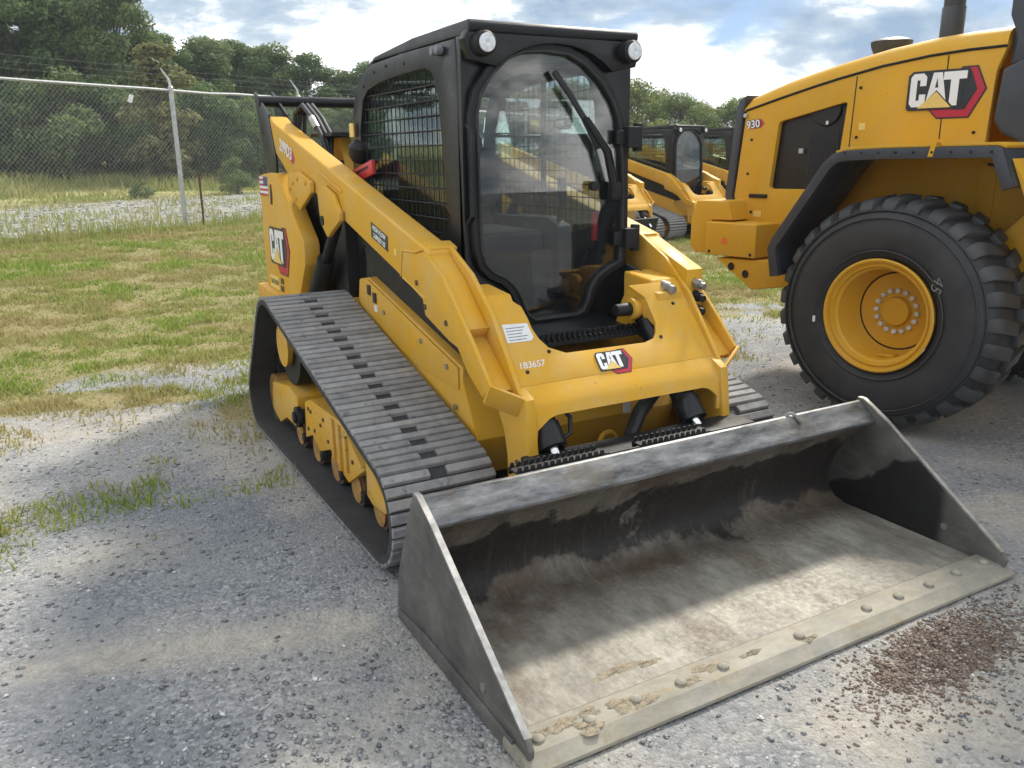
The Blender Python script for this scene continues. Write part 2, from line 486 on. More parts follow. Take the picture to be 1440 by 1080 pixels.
ca = gm.color_attributes.new('cover', 'FLOAT_COLOR', 'POINT')
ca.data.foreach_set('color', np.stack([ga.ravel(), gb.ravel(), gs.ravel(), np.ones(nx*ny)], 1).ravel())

def ground_mat():
    t = NT('gravel_and_grass')
    at = t.node('ShaderNodeAttribute', attribute_name='cover')
    s = t.node('ShaderNodeSeparateColor'); t.l.new(at.outputs['Color'], s.inputs[0])
    gr, be, wh = s.outputs[0], s.outputs[1], s.outputs[2]
    def voro(scale, feat='F1'):
        v = t.node('ShaderNodeTexVoronoi', feature=feat); v.inputs['Scale'].default_value = scale; t.l.new(t.obj, v.inputs['Vector']); return v
    v1, v2 = voro(85), voro(34)
    s1 = t.node('ShaderNodeSeparateColor'); t.l.new(v1.outputs['Color'], s1.inputs[0])
    s2 = t.node('ShaderNodeSeparateColor'); t.l.new(v2.outputs['Color'], s2.inputs[0])
    st = t.ramp(s1.outputs[0], [(0.0, (0.155, 0.161, 0.172)), (0.40, (0.265, 0.270, 0.279)), (0.80, (0.385, 0.385, 0.382)), (1.0, (0.56, 0.555, 0.545))])
    st = t.mix(t.ramp(s2.outputs[1], [(0.62, 0.0), (0.70, 0.4)]), st, t.ramp(s2.outputs[0], [(0.0, (0.17, 0.177, 0.188)), (1.0, (0.47, 0.467, 0.46))]))
    fine = t.ramp(t.noise(34, 9, 0.78), [(0.3, (0.225, 0.228, 0.232)), (0.7, (0.43, 0.425, 0.41))])
    grav = t.mix(t.ramp(t.noise(2.6, 5, 0.6), [(0.35, 0.15), (0.65, 0.85)]), st, fine)
    grav = t.mix(1.0, grav, t.ramp(t.noise(0.9, 6, 0.65, dist=0.4), [(0.38, (0.60, 0.635, 0.69)), (0.58, (0.96, 0.945, 0.915))]), 'MULTIPLY')
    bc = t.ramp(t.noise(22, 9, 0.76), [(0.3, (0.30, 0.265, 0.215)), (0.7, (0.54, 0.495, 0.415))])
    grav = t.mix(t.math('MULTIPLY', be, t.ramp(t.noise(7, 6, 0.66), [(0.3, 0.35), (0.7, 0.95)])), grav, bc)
    soil = t.ramp(t.noise(1.1, 7, 0.66), [(0.32, (0.17, 0.155, 0.065)), (0.5, (0.27, 0.225, 0.11)), (0.68, (0.21, 0.215, 0.07))])
    soil = t.mix(t.ramp(t.noise(30, 5, 0.7), [(0.4, 0.0), (0.75, 0.5)]), soil, (0.25, 0.20, 0.105))
    far = t.sm(25, 29, t.math('ADD', t.xyz()[1], t.math('MULTIPLY', t.xyz()[0], FN)))
    fld = t.ramp(t.noise(0.35, 7, 0.68), [(0.34, (0.23, 0.27, 0.075)), (0.52, (0.36, 0.33, 0.14)), (0.68, (0.27, 0.30, 0.095))])
    soil = t.mix(far, soil, fld)
    c = t.mix(t.ramp(t.math('ADD', gr, t.math('MULTIPLY', t.math('SUBTRACT', t.noise(9, 5, 0.7), 0.5), 0.6)), [(0.35, 0.0), (0.62, 1.0)]), grav, soil)
    wc = t.ramp(t.noise(3.0, 8, 0.72), [(0.40, (0.19, 0.185, 0.10)), (0.54, (0.36, 0.35, 0.30)), (0.72, (0.52, 0.51, 0.48))])
    c = t.mix(t.math('MULTIPLY', wh, t.ramp(t.noise(1.3, 6, 0.7), [(0.38, 0.10), (0.56, 0.90)])), c, wc)
    hgt = t.math('ADD', t.math('MULTIPLY', v1.outputs['Distance'], -0.8), t.math('ADD', t.math('MULTIPLY', v2.outputs['Distance'], -0.7), t.math('MULTIPLY', t.noise(40, 6, 0.7), 0.9)))
    return t.pbr(c, 0.92, 0, t.bump(hgt, 0.7, 0.010), 0.0, 0.25)
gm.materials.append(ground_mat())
ground = link(bpy.data.objects.new('ground', gm))
tag(ground, 'grey gravel yard turning to patchy grass and a pale stone strip', 'ground', kind='structure')

# loose stones on the gravel, only where the camera side of the yard is
def rocks(name, n, place, smin, smax, mat, label, power=3.0, flat=0.6):
    x, y = place(n)
    n = len(x)
    base = np.array([(1,0,0),(-1,0,0),(0,1,0),(0,-1,0),(0,0,1),(0,0,-1),(.62,.62,.5),(-.62,.62,.45),(.6,-.62,.5),(-.6,-.6,.45)], float)
    fc = np.array([(0,6,8),(2,6,7),(6,4,8),(6,7,4),(1,7,9),(3,8,9),(4,9,8),(4,7,9),(0,2,6),(2,1,7),(1,3,9),(3,0,8),(0,5,2),(2,5,1),(1,5,3),(3,5,0)])
    sz = smin + (smax-smin)*RNG.random(n)**power
    jit = 1 + 0.5*(RNG.random((n, 10, 3))-0.5)
    sc = np.stack([sz*RNG.uniform(.8, 1.5, n), sz*RNG.uniform(.7, 1.1, n), sz*RNG.uniform(flat*.7, flat*1.3, n)], 1)
    v = base[None]*jit*sc[:, None, :]
    a = RNG.random(n)*2*PI; tl = (RNG.random(n)-0.5)*0.7
    ca_, sa_ = np.cos(a)[:, None], np.sin(a)[:, None]; ct, s_ = np.cos(tl)[:, None], np.sin(tl)[:, None]
    X, Y, Z = v[..., 0], v[..., 1], v[..., 2]
    Y, Z = Y*ct - Z*s_, Y*s_ + Z*ct
    X, Y = X*ca_ - Y*sa_, X*sa_ + Y*ca_
    v = np.stack([X + x[:, None], Y + y[:, None], Z + (terrain(x, y) + sz*flat*0.25)[:, None]], -1).reshape(-1, 3)
    f = (fc[None] + (np.arange(n)*10)[:, None, None]).reshape(-1, 3)
    return soup(name, v, f, mat)
def soup(name, v, f, mat, parent=None, smooth=False):
    me = bpy.data.meshes.new(name); k = f.shape[1]
    me.vertices.add(len(v)); me.vertices.foreach_set('co', np.ascontiguousarray(v, dtype=np.float32).ravel())
    me.loops.add(f.size); me.loops.foreach_set('vertex_index', np.ascontiguousarray(f, dtype=np.int32).ravel())
    me.polygons.add(len(f)); me.polygons.foreach_set('loop_start', np.arange(0, f.size, k, dtype=np.int32))
    me.update(calc_edges=True)
    me.materials.append(mat)
    if smooth: me.polygons.foreach_set('use_smooth', [True]*len(me.polygons))
    return link(bpy.data.objects.new(name, me), parent)
def island_mat(name, pts, rough=0.9, extra=None, spec=0.25, trans=0.0):
    t = NT(name)
    c = t.ramp(t.island(), pts)
    if extra is not None:
        c = t.mix(t.ramp(t.noise(extra[0], 4, 0.6), [(0.40, 0.0), (0.62, extra[2])]), c, extra[1])
    m = t.pbr(c, rough, 0, None, 0, spec)
    if trans > 0:
        tl = t.node('ShaderNodeBsdfTranslucent'); t.l.new(c, tl.inputs[0])
        mx = t.node('ShaderNodeMixShader'); mx.inputs[0].default_value = trans
        t.l.new(t.p.outputs[0], mx.inputs[1]); t.l.new(tl.outputs[0], mx.inputs[2]); t.l.new(mx.outputs[0], t.out.inputs['Surface'])
    return m
STONE = island_mat('loose_gravel', [(0.0, (0.14, 0.147, 0.158)), (0.4, (0.235, 0.24, 0.248)), (0.8, (0.35, 0.35, 0.345)), (0.96, (0.47, 0.465, 0.45)), (1.0, (0.66, 0.655, 0.64))])
def near_polar(n, dmin=0.9, dmax=9.0, a0=-0.45, a1=1.40):
    d = dmin + (dmax-dmin)*RNG.random(n)**1.9; a = a0 + (a1-a0)*RNG.random(n)      # angle clockwise from +y
    return CAM[0] + d*np.sin(a), CAM[1] + d*np.cos(a)
def on_gravel(n):
    x, y = near_polar(n)
    g, s = g_grass(x, y)
    dens = 0.35 + 0.9*sstep(0.40, 0.62, fbm(x*1.3+60, y*1.3+13, 3)) - 0.3*g_beige(x, y)
    k = (RNG.random(n) > g*0.9) & (RNG.random(n) < dens)
    k &= ~((np.abs(x) < 1.04) & (y > -2.70) & (y < -1.78))
    return x[k], y[k]
gravel = rocks('loose_gravel', 84000, on_gravel, 0.0022, 0.012, STONE, '', 4.0, 0.40)
tag(gravel, 'loose grey crushed stone scattered over the yard', 'gravel', kind='stuff')
def on_white(n):
    t = 14.9 + 11*RNG.random(n)**1.2; x = -12 + 26*RNG.random(n); y = t - FN*x
    g, s = g_grass(x, y); k = RNG.random(n) < s
    return x[k], y[k]
WSTONE = island_mat('pale_rubble', [(0.0, (0.26, 0.25, 0.22)), (0.5, (0.45, 0.44, 0.42)), (1.0, (0.62, 0.61, 0.59))])
rub = rocks('pale_rubble', 5000, on_white, 0.015, 0.065, WSTONE, '', 2.5)
tag(rub, 'pale stone rubble strip beyond the chain link fence', 'rubble', kind='stuff')
# brown soil heap in front of the cutting edge
def on_pile(n):
    x = 0.42 + 0.23*RNG.standard_normal(n); y = -2.87 + 0.02*x + 0.085*RNG.standard_normal(n) + 0.10*(x-0.42)
    k = (y < -2.72) & (np.abs(x-0.42) < 0.75)
    return x[k], y[k]
px_ = np.linspace(-0.35, 1.15, 220); py_ = np.linspace(-3.35, -2.66, 110); PX, PY = np.meshgrid(px_, py_)
def heap_z(PX, PY): return terrain(PX, PY) - 0.012 + 0.038*np.exp(-(((PX-0.40)/0.27)**2 + ((PY+2.87)/0.11)**2))*(0.55+0.9*fbm(PX*9, PY*9, 3)) + 0.045*(fbm(PX*26+5, PY*26, 4)-0.5)*np.exp(-(((PX-0.40)/0.38)**2+((PY+2.88)/0.16)**2))
PZ = heap_z(PX, PY)
pi_ = np.arange(PX.size).reshape(PX.shape)
pf = np.stack([pi_[:-1, :-1].ravel(), pi_[:-1, 1:].ravel(), pi_[1:, 1:].ravel(), pi_[1:, :-1].ravel()], 1)
SOIL = plain('brown_soil', (0.19, 0.152, 0.122), 0.95, var=0.35, vs=18, bump=0.8, bs=110, dust=0.55, dustc=(0.26, 0.215, 0.17), spec=0.2)
heap = soup('soil_heap', np.stack([PX.ravel(), PY.ravel(), PZ.ravel()], 1), pf, SOIL, smooth=True)
tag(heap, 'low heap of loose brown soil in front of the bucket edge', 'soil', kind='stuff')
CRUMB = island_mat('soil_crumbs', [(0.0, (0.13, 0.092, 0.071)), (0.5, (0.205, 0.155, 0.125)), (0.85, (0.28, 0.232, 0.195)), (1.0, (0.44, 0.41, 0.37))])
_terr = terrain
def heap0(PX, PY, terrain=_terr): return terrain(PX, PY) - 0.012 + 0.038*np.exp(-(((PX-0.40)/0.27)**2 + ((PY+2.87)/0.11)**2))*(0.55+0.9*fbm(PX*9, PY*9, 3)) + 0.045*(fbm(PX*26+5, PY*26, 4)-0.5)*np.exp(-(((PX-0.40)/0.38)**2+((PY+2.88)/0.16)**2))
def terrain(x, y, _t=_terr):
    return np.maximum(_t(x, y), heap0(x, y))
cr = rocks('soil_crumbs', 12500, on_pile, 0.001, 0.0085, CRUMB, '', 4.0, 0.5)
tag(cr, 'brown soil crumbs and pebbles lying on the soil heap', 'soil', kind='stuff')
terrain = _terr
def H(x, y): return float(terrain(np.array([x]), np.array([y]))[0])
# ---------------------------------------------------------------- writing and emblems
def flat_poly(name, poly, M4, h0, h1, mat, parent):
    n = len(poly)
    vs = [M4 @ Vector((x, y, h0)) for x, y in poly] + [M4 @ Vector((x, y, h1)) for x, y in poly]
    fs = [tuple(range(n)), tuple(range(2*n-1, n-1, -1))] + [(i, (i+1) % n, n+(i+1) % n, n+i) for i in range(n)]
    return mk(name, vs, fs, mat, parent, smooth=False)

def emblem(parent, origin, u, v, width, thin=1.0):
    """three white letters, yellow triangle, red hexagon; width is the width of the three letters"""
    S = Matrix.Diagonal((width, width, 1, 1)); M4 = frame(origin, u, v) @ S
    t = 0.0012 * thin
    hexa = [(0.40, -0.03), (0.55, -0.17), (1.07, -0.17), (1.30, 0.27), (1.13, 0.625), (0.9, 0.625), (0.85, 0.0)]
    b = flat_poly('emblem', poly_offset(hexa, 0.025), M4, 0.0, t, DARKL, parent)
    flat_poly('hexagon', hexa, M4, t, 2*t, REDL, b)
    flat_poly('hexagon_core', [(0.80, -0.05), (1.0, -0.05), (1.17, 0.27), (1.05, 0.575), (0.9, 0.575)], M4, 2*t, 3*t, DARKL, b)
    flat_poly('letter_backing', [(0.02, -0.04), (0.8, -0.04), (0.93, -0.02), (0.95, 0.40), (1.03, 0.42), (1.03, 0.62), (0.06, 0.62), (-0.02, 0.55), (-0.02, 0.0)], M4, 3*t, 4*t, DARKL, b)
    flat_poly('letter', [(.08,.02),(.25,.02),(.31,.08),(.31,.23),(.20,.23),(.20,.13),(.145,.13),(.145,.47),(.20,.47),(.20,.37),(.31,.37),(.31,.52),(.25,.58),(.08,.58),(.03,.52),(.03,.08)], M4, 4*t, 5*t, WHITE, b)
    flat_poly('letter', [(.33,.12),(.42,.58),(.57,.58),(.67,.12),(.50,.29)], M4, 4*t, 5*t, WHITE, b)
    flat_poly('letter_counter', [(.468,.33),(.495,.49),(.522,.33)], M4, 5*t, 5.6*t, DARKL, b)
    flat_poly('letter', [(.60,.45),(.60,.58),(.99,.58),(.99,.45),(.865,.45),(.865,.02),(.79,.02),(.73,.08),(.73,.45)], M4, 4*t, 5*t, WHITE, b)
    flat_poly('triangle', [(.19,-.005),(.50,.265),(.775,-.005)], M4, 5.7*t, 6.4*t, YELL, b)
    return b

# ---------------------------------------------------------------- materials of the loader
def track_mat():
    t = NT('dusty_track_rubber'); t.obj = t.wpos()
    k = t.ramp(t.noise(14, 6, 0.65), [(0.3, (0.165, 0.165, 0.168)), (0.7, (0.30, 0.298, 0.295))])
    k = t.mix(t.ramp(t.noise(3, 4), [(0.45, 0.0), (0.75, 0.5)]), k, (0.33, 0.325, 0.31))
    k = t.mix(t.ramp(t.noise(8.0, 8, 0.75), [(0.52, 0.0), (0.66, 0.55)]), k, (0.30, 0.27, 0.22))
    k = t.mix(t.ramp(t.noise(20.0, 6, 0.7), [(0.30, 0.7), (0.42, 0.0)]), k, (0.06, 0.06, 0.062))
    k = t.mix(1.0, k, t.ramp(t.orand(), [(0.0, 0.80), (1.0, 1.12)]), 'MULTIPLY')
    return t.pbr(k, 0.75, 0, t.bump(t.noise(70, 6, 0.7), 0.5, 0.005))
TRK = track_mat()
RYEL = plain('worn_yellow_paint', (0.42, 0.22, 0.05), 0.7, var=0.5, vs=18, bump=0.3, dust=0.6, dustc=(0.13, 0.085, 0.06))
TRKD = plain('dark_track_rubber', (0.030, 0.030, 0.031), 0.75, var=0.35, vs=12, bump=0.25, bs=60, dust=0.25, dustc=(0.09, 0.088, 0.082))

def bucket_mat():
    t = NT('worn_bucket_steel')
    x, y, z = t.xyz()
    n1 = t.noise(2.3, 6, 0.62); n2 = t.noise(9.0, 8, 0.72); hf = t.noise(48.0, 7, 0.75)
    def cen(v, k): return t.math('MULTIPLY', t.math('SUBTRACT', v, 0.5), k)
    base = t.ramp(t.noise(7.0, 10, 0.76, mscale=(1.0, 0.45, 0.45)), [(0.30, (0.060, 0.051, 0.042)), (0.5, (0.145, 0.126, 0.102)), (0.70, (0.25, 0.226, 0.185))])
    # rust, then bright scratches drawn by the load: most run front to back, some across
    base = t.mix(t.ramp(t.math('ADD', t.noise(3.4, 9, 0.72), cen(hf, 0.25)), [(0.47, 0.0), (0.60, 0.7)]), base, (0.095, 0.058, 0.036))
    base = t.mix(t.ramp(t.noise(3.0, 7, 0.72, mscale=(26, 0.9, 0.9)), [(0.58, 0.0), (0.67, 0.50)]), base, (0.30, 0.285, 0.255))
    base = t.mix(t.ramp(t.noise(3.0, 6, 0.7, mscale=(1.2, 30, 12)), [(0.60, 0.0), (0.68, 0.35)]), base, (0.32, 0.31, 0.28))
    # left-over black coating: an uneven belt on the lower back wall with a crisp flaked outline
    zz = t.math('ADD', z, t.math('ADD', cen(n1, 0.40), t.math('ADD', cen(n2, 0.09), cen(hf, 0.035))))
    belt = t.math('MULTIPLY', t.sm(0.048, 0.085, zz), t.math('SUBTRACT', 1.0, t.sm(0.290, 0.305, zz)))
    blk = t.math('MULTIPLY', belt, t.sm(-2.10, -2.04, y))
    blk = t.math('MULTIPLY', blk, t.ramp(t.math('ADD', t.noise(3.1, 7, 0.7, dist=0.6), cen(hf, 0.2)), [(0.37, 0.1), (0.43, 1.0)]))
    blk = t.math('MULTIPLY', blk, t.ramp(t.noise(3.0, 7, 0.72, mscale=(22, 1.2, 1.2)), [(0.55, 1.0), (0.66, 0.55)]))
    base = t.mix(t.math('MULTIPLY', blk, 0.93), base, (0.016, 0.0135, 0.0125))
    # dried dust on the floor
    fl = t.math('MULTIPLY', t.math('SUBTRACT', 1.0, t.sm(0.03, 0.075, t.math('ADD', z, cen(n2, 0.06)))), t.math('SUBTRACT', 1.0, t.sm(-2.16, -1.98, t.math('ADD', y, t.math('ADD', cen(n1, 0.30), cen(hf, 0.16))))))
    dust = t.ramp(t.noise(12.0, 9, 0.74, mscale=(1, 0.5, 1)), [(0.32, (0.15, 0.142, 0.120)), (0.55, (0.295, 0.278, 0.232)), (0.72, (0.39, 0.37, 0.31))])
    base = t.mix(t.math('MULTIPLY', fl, t.ramp(t.noise(5, 9, 0.76, mscale=(1, 0.35, 1)), [(0.38, 0.2), (0.54, 0.93)])), base, dust)
    r = t.ramp(hf, [(0.3, 0.42), (0.7, 0.80)])
    h = t.math('ADD', t.noise(26, 9, 0.75), t.math('MULTIPLY', t.noise(4, 6, 0.7, mscale=(20, 1, 1)), 0.7))
    return t.pbr(base, r, 0.12, t.bump(h, 0.35, 0.006))
BUCK = bucket_mat()
def side_mat():
    t = NT('bucket_side_steel')
    x, y, z = t.xyz()
    k = t.ramp(t.noise(5, 7, 0.66), [(0.28, (0.060, 0.057, 0.053)), (0.55, (0.13, 0.125, 0.115)), (0.76, (0.21, 0.20, 0.18))])
    k = t.mix(t.ramp(t.noise(9, 5, 0.7, mscale=(1, 0.6, 5)), [(0.55, 0.0), (0.75, 0.4)]), k, (0.28, 0.265, 0.24))
    # black coating left inside the right-hand plate, scalloped outline
    e = t.math('ADD', t.math('MULTIPLY', y, 0.62), z)
    e = t.math('ADD', e, t.math('MULTIPLY', t.math('SUBTRACT', t.noise(7, 4, 0.6), 0.5), 0.16))
    b = t.math('MULTIPLY', t.math('SUBTRACT', 1.0, t.sm(-1.085, -1.06, e)), t.math('MULTIPLY', t.sm(0.9, 0.95, x), t.sm(-2.43, -2.38, y)))
    b2 = t.math('MULTIPLY', b, t.math('SUBTRACT', 1.0, t.sm(1.026, 1.028, x)))
    k = t.mix(t.math('MULTIPLY', b2, 0.93), k, (0.012, 0.012, 0.013))
    return t.pbr(k, t.ramp(t.noise(14, 4), [(0.3, 0.4), (0.7, 0.7)]), 0.25, t.bump(t.noise(40, 6, 0.7), 0.2, 0.004))
BSIDE = side_mat()
def lip_mat():
    t = NT('polished_lip_steel')
    k = t.ramp(t.noise(9, 7, 0.7, mscale=(0.5, 2, 2)), [(0.34, (0.040, 0.042, 0.045)), (0.52, (0.17, 0.174, 0.178)), (0.70, (0.34, 0.34, 0.33))])
    k = t.mix(t.ramp(t.noise(5, 6, 0.7), [(0.52, 0.0), (0.68, 0.7)]), k, (0.14, 0.11, 0.075))
    return t.pbr(k, t.ramp(t.noise(14, 4), [(0.3, 0.32), (0.7, 0.6)]), 0.45, t.bump(t.noise(50, 6, 0.7), 0.2, 0.004))
BLIP = lip_mat()
def edge_mat():
    t = NT('dusty_edge_steel')
    k = t.ramp(t.noise(8, 7, 0.7, mscale=(0.5, 1.5, 1)), [(0.28, (0.18, 0.167, 0.13)), (0.5, (0.285, 0.265, 0.212)), (0.74, (0.37, 0.345, 0.28))])
    k = t.mix(t.ramp(t.noise(14, 8, 0.75), [(0.54, 0.0), (0.66, 0.7)]), k, (0.26, 0.19, 0.10))
    k = t.mix(t.ramp(t.noise(5, 8, 0.75), [(0.50, 0.0), (0.62, 0.6)]), k, (0.20, 0.195, 0.185))
    return t.pbr(k, 0.7, 0.05, t.bump(t.noise(60, 6, 0.7), 0.35, 0.004))
BEDGE = edge_mat()
DGRY2 = plain('dark_grey_trim', (0.055, 0.058, 0.063), 0.6, var=0.2)
CLOD = plain('dried_mud', (0.29, 0.24, 0.165), 0.95, var=0.5, vs=60, bump=1.0, bs=140, dust=0.5, dustc=(0.34, 0.31, 0.25))

# ---------------------------------------------------------------- compact track loader
WHEELS = [(0.14, 0.575, 0.265), (0.555, 0.19, 0.18), (-1.40, 0.225, 0.215)]   # sprocket, rear idler, front idler with belt (y, z, r)
def belt_path(inset, step=None, n=720):
    pts = []
    for k in range(n):
        a = 2*PI*k/n; c, s = math.cos(a), math.sin(a)
        b = max(WHEELS, key=lambda w: w[0]*c + w[1]*s + w[2])
        pts.append((b[0] + (b[2]-inset)*c, b[1] + (b[2]-inset)*s, c, s))
    return pts
def resample(pts, m):
    P = np.array(pts + [pts[0]]); seg = np.hypot(np.diff(P[:, 0]), np.diff(P[:, 1])); L = np.concatenate([[0], np.cumsum(seg)])
    t = np.linspace(0, L[-1], m, endpoint=False)
    out = [np.interp(t, L, P[:, i]) for i in range(4)]
    nn = np.hypot(out[2], out[3])
    return list(zip(out[0], out[1], out[2]/nn, out[3]/nn)), L[-1]

BAR_N = 112
def bar_mesh(notched):
    mb = MB()
    h, w = 0.017, 0.0196
    prof = [(-w-0.002, 0), (w+0.002, 0), (w-0.003, h), (-w+0.003, h)]
    segs = [(-0.2235, 0.2235)] if not notched else [(-0.2235, -0.036), (0.036, 0.2235)]
    for a, b in segs: mb.prism(prof, a, b, 'x')
    me = bpy.data.meshes.new('tread_bar'); me.from_pydata(mb.v, [], mb.f); me.materials.append(TRK)
    finish(me, 0.002, 1)
    return me
BARS = [bar_mesh(False), bar_mesh(True)]

def build_track(root, s, fine=True):
    xc = -0.7615 if s < 0 else 0.725
    N = 240
    outer, per = resample(belt_path(0.0165), N); inner, _ = resample(belt_path(0.046), N)
    vs = []; fs = []
    for (y, z, c_, s_) in outer:
        vs += [(xc-0.2235, y, z), (xc+0.2235, y, z), (xc+0.2235, y-0.024*c_, z-0.024*s_), (xc-0.2235, y-0.024*c_, z-0.024*s_)]
    for i in range(N):
        j = (i+1) % N
        for k in range(4): fs.append((4*i+k, 4*i+(k+1) % 4, 4*j+(k+1) % 4, 4*j+k))
    bars, _ = resample(belt_path(0.017), BAR_N)
    belt = mk('track', vs, fs, TRKD, root, ang=50)
    if fine:
        for i, (y, z, c_, s_) in enumerate(bars):
            b = bpy.data.objects.new('tread_bar', BARS[i % 2])
            b.matrix_local = Matrix(((1, 0, 0, xc), (0, s_, c_, y), (0, -c_, s_, z), (0, 0, 0, 1)))
            link(b, belt)
    else:
        mb = MB()
        for i, (y, z, c_, s_) in enumerate(bars):
            M4 = Matrix(((1, 0, 0, xc), (0, s_, c_, y), (0, -c_, s_, z), (0, 0, 0, 1)))
            mb.box(-0.2235, 0.2235, -0.017, 0.017, 0, 0.024, M4)
        tag(mb.build('tread_bars', TRK, belt), kind='stuff')
    # inner guide lugs
    g = MB(); lug, _ = resample(belt_path(0.048), 56)
    for (y, z, c_, s_) in lug:
        M4 = Matrix(((1, 0, 0, xc), (0, s_, c_, y), (0, -c_, s_, z), (0, 0, 0, 1)))
        for dxx in (-0.055, 0.055): g.box(dxx-0.018, dxx+0.018, -0.022, 0.022, -0.045, 0.004, M4)
    tag(g.build('guide_lugs', TRKD, belt), kind='stuff')
    # undercarriage
    xo, xi = s*0.90, s*0.64
    rear = [(0.47, 0.30), (0.50, 0.135), (0.36, 0.085), (0.20, 0.155), (-0.06, 0.155), (-0.06, 0.335), (0.10, 0.36)]
    MB().prism(rear, xo, xi).build('rear_roller_frame', YEL_WORN, root, 0.008)
    fr = [(-0.20, 0.35), (-0.175, 0.15), (-0.30, 0.20), (-0.42, 0.15), (-0.60, 0.215), (-0.75, 0.155), (-0.85, 0.135), (-1.06, 0.26), (-0.80, 0.405), (-0.30, 0.385)]
    rf = MB().prism(fr, xo, xi).build('front_roller_frame', YEL_WORN, root, 0.008)
    MB().prism([(-1.10, 0.345), (-1.31, 0.21), (-1.31, 0.16), (-1.15, 0.145), (-1.09, 0.165)], xo, xi).build('idler_guard', YEL_WORN, root, 0.008)
    for yy, z0, z1 in ((-0.77, 0.17, 0.385), (-0.86, 0.19, 0.36), (-0.68, 0.2, 0.39)):
        MB().box(min(xo, xo+s*0.014), max(xo, xo+s*0.014), yy-0.012, yy+0.012, z0, z1).build('frame_rib', YEL_WORN, rf, 0.003)
    for yy, zz in ((-0.27, 0.33), (-0.31, 0.325), (-0.47, 0.30), (-0.36, 0.24), (-0.58, 0.25), (-0.52, 0.34), (-0.93, 0.26), (-0.25, 0.22)):
        MB().cyl((xo, yy, zz), (xo+s*0.006, yy, zz), 0.010, n=8).build('bolt', RUST, rf)
    for yy in (-0.16, -0.47, -0.76, -1.06):
        MB().box(min(xo-s*0.02, xo+s*0.012), max(xo-s*0.02, xo+s*0.012), yy-0.022, yy+0.022, 0.125, 0.165).build('roller_bracket', BLKM, rf, 0.006)
    p = MB()
    p.cyl((xo+s*0.004, -0.125, 0.25), (xo+s*0.03, -0.125, 0.25), 0.055, n=20); p.cyl((xo+s*0.03, -0.125, 0.25), (xo+s*0.045, -0.125, 0.25), 0.03, n=16)
    p.cyl((xi, -0.125, 0.25), (xo+s*0.004, -0.125, 0.25), 0.038, n=16)
    p.build('pivot_shaft', BLKM, root, 0.004)
    for yy in (-0.02, -0.32, -0.625, -0.915, -1.20):
        r = MB(); R = 0.082
        r.lathe([(-0.115, 0.0), (-0.115, R), (-0.05, R), (-0.045, 0.055), (0.045, 0.055), (0.05, R), (0.115, R), (0.115, 0.0)], 24, Matrix.Translation((s*0.76, yy, 0.132)))
        ro = r.build('roller', RUST, root, ang=30)
        h = MB(); h.lathe([(0.0, 0.0), (0.0, 0.066), (0.012, 0.060), (0.012, 0.0)], 20, Matrix.Translation((s*0.76 + (0.1155 if s > 0 else -0.1275), yy, 0.132)))
        h.build('roller_cap', RYEL, ro)
    for nm, (y, z, R) in zip(('drive_sprocket', 'idler_wheel', 'idler_wheel'), WHEELS):
        R2 = R - 0.05
        w = MB()
        w.lathe([(-0.10, 0.03), (-0.10, R2), (-0.03, R2), (-0.025, R2-0.05), (0.025, R2-0.05), (0.03, R2), (0.10, R2), (0.10, 0.03)], 36, Matrix.Translation((s*0.77, y, z)))
        wo = w.build(nm, BLKM if nm == 'drive_sprocket' else RYEL, root)
        h = MB(); h.lathe([(0, 0), (0, (0.115 if nm == 'drive_sprocket' else 0.045)), (0.03, (0.105 if nm == 'drive_sprocket' else 0.04)), (0.036, (0.07 if nm == 'drive_sprocket' else 0.03)), (0.036, 0.0)], 28, Matrix.Translation(((0.87 if nm == 'drive_sprocket' else 0.84) if s > 0 else -(0.906 if nm == 'drive_sprocket' else 0.876), y, z)))
        h.build('hub', YEL_WORN, wo)
    MB().box(min(s*0.45, s*0.66), max(s*0.45, s*0.66), -0.1, 0.3, 0.45, 0.66).build('final_drive', BLKM, root, 0.02)
    return belt

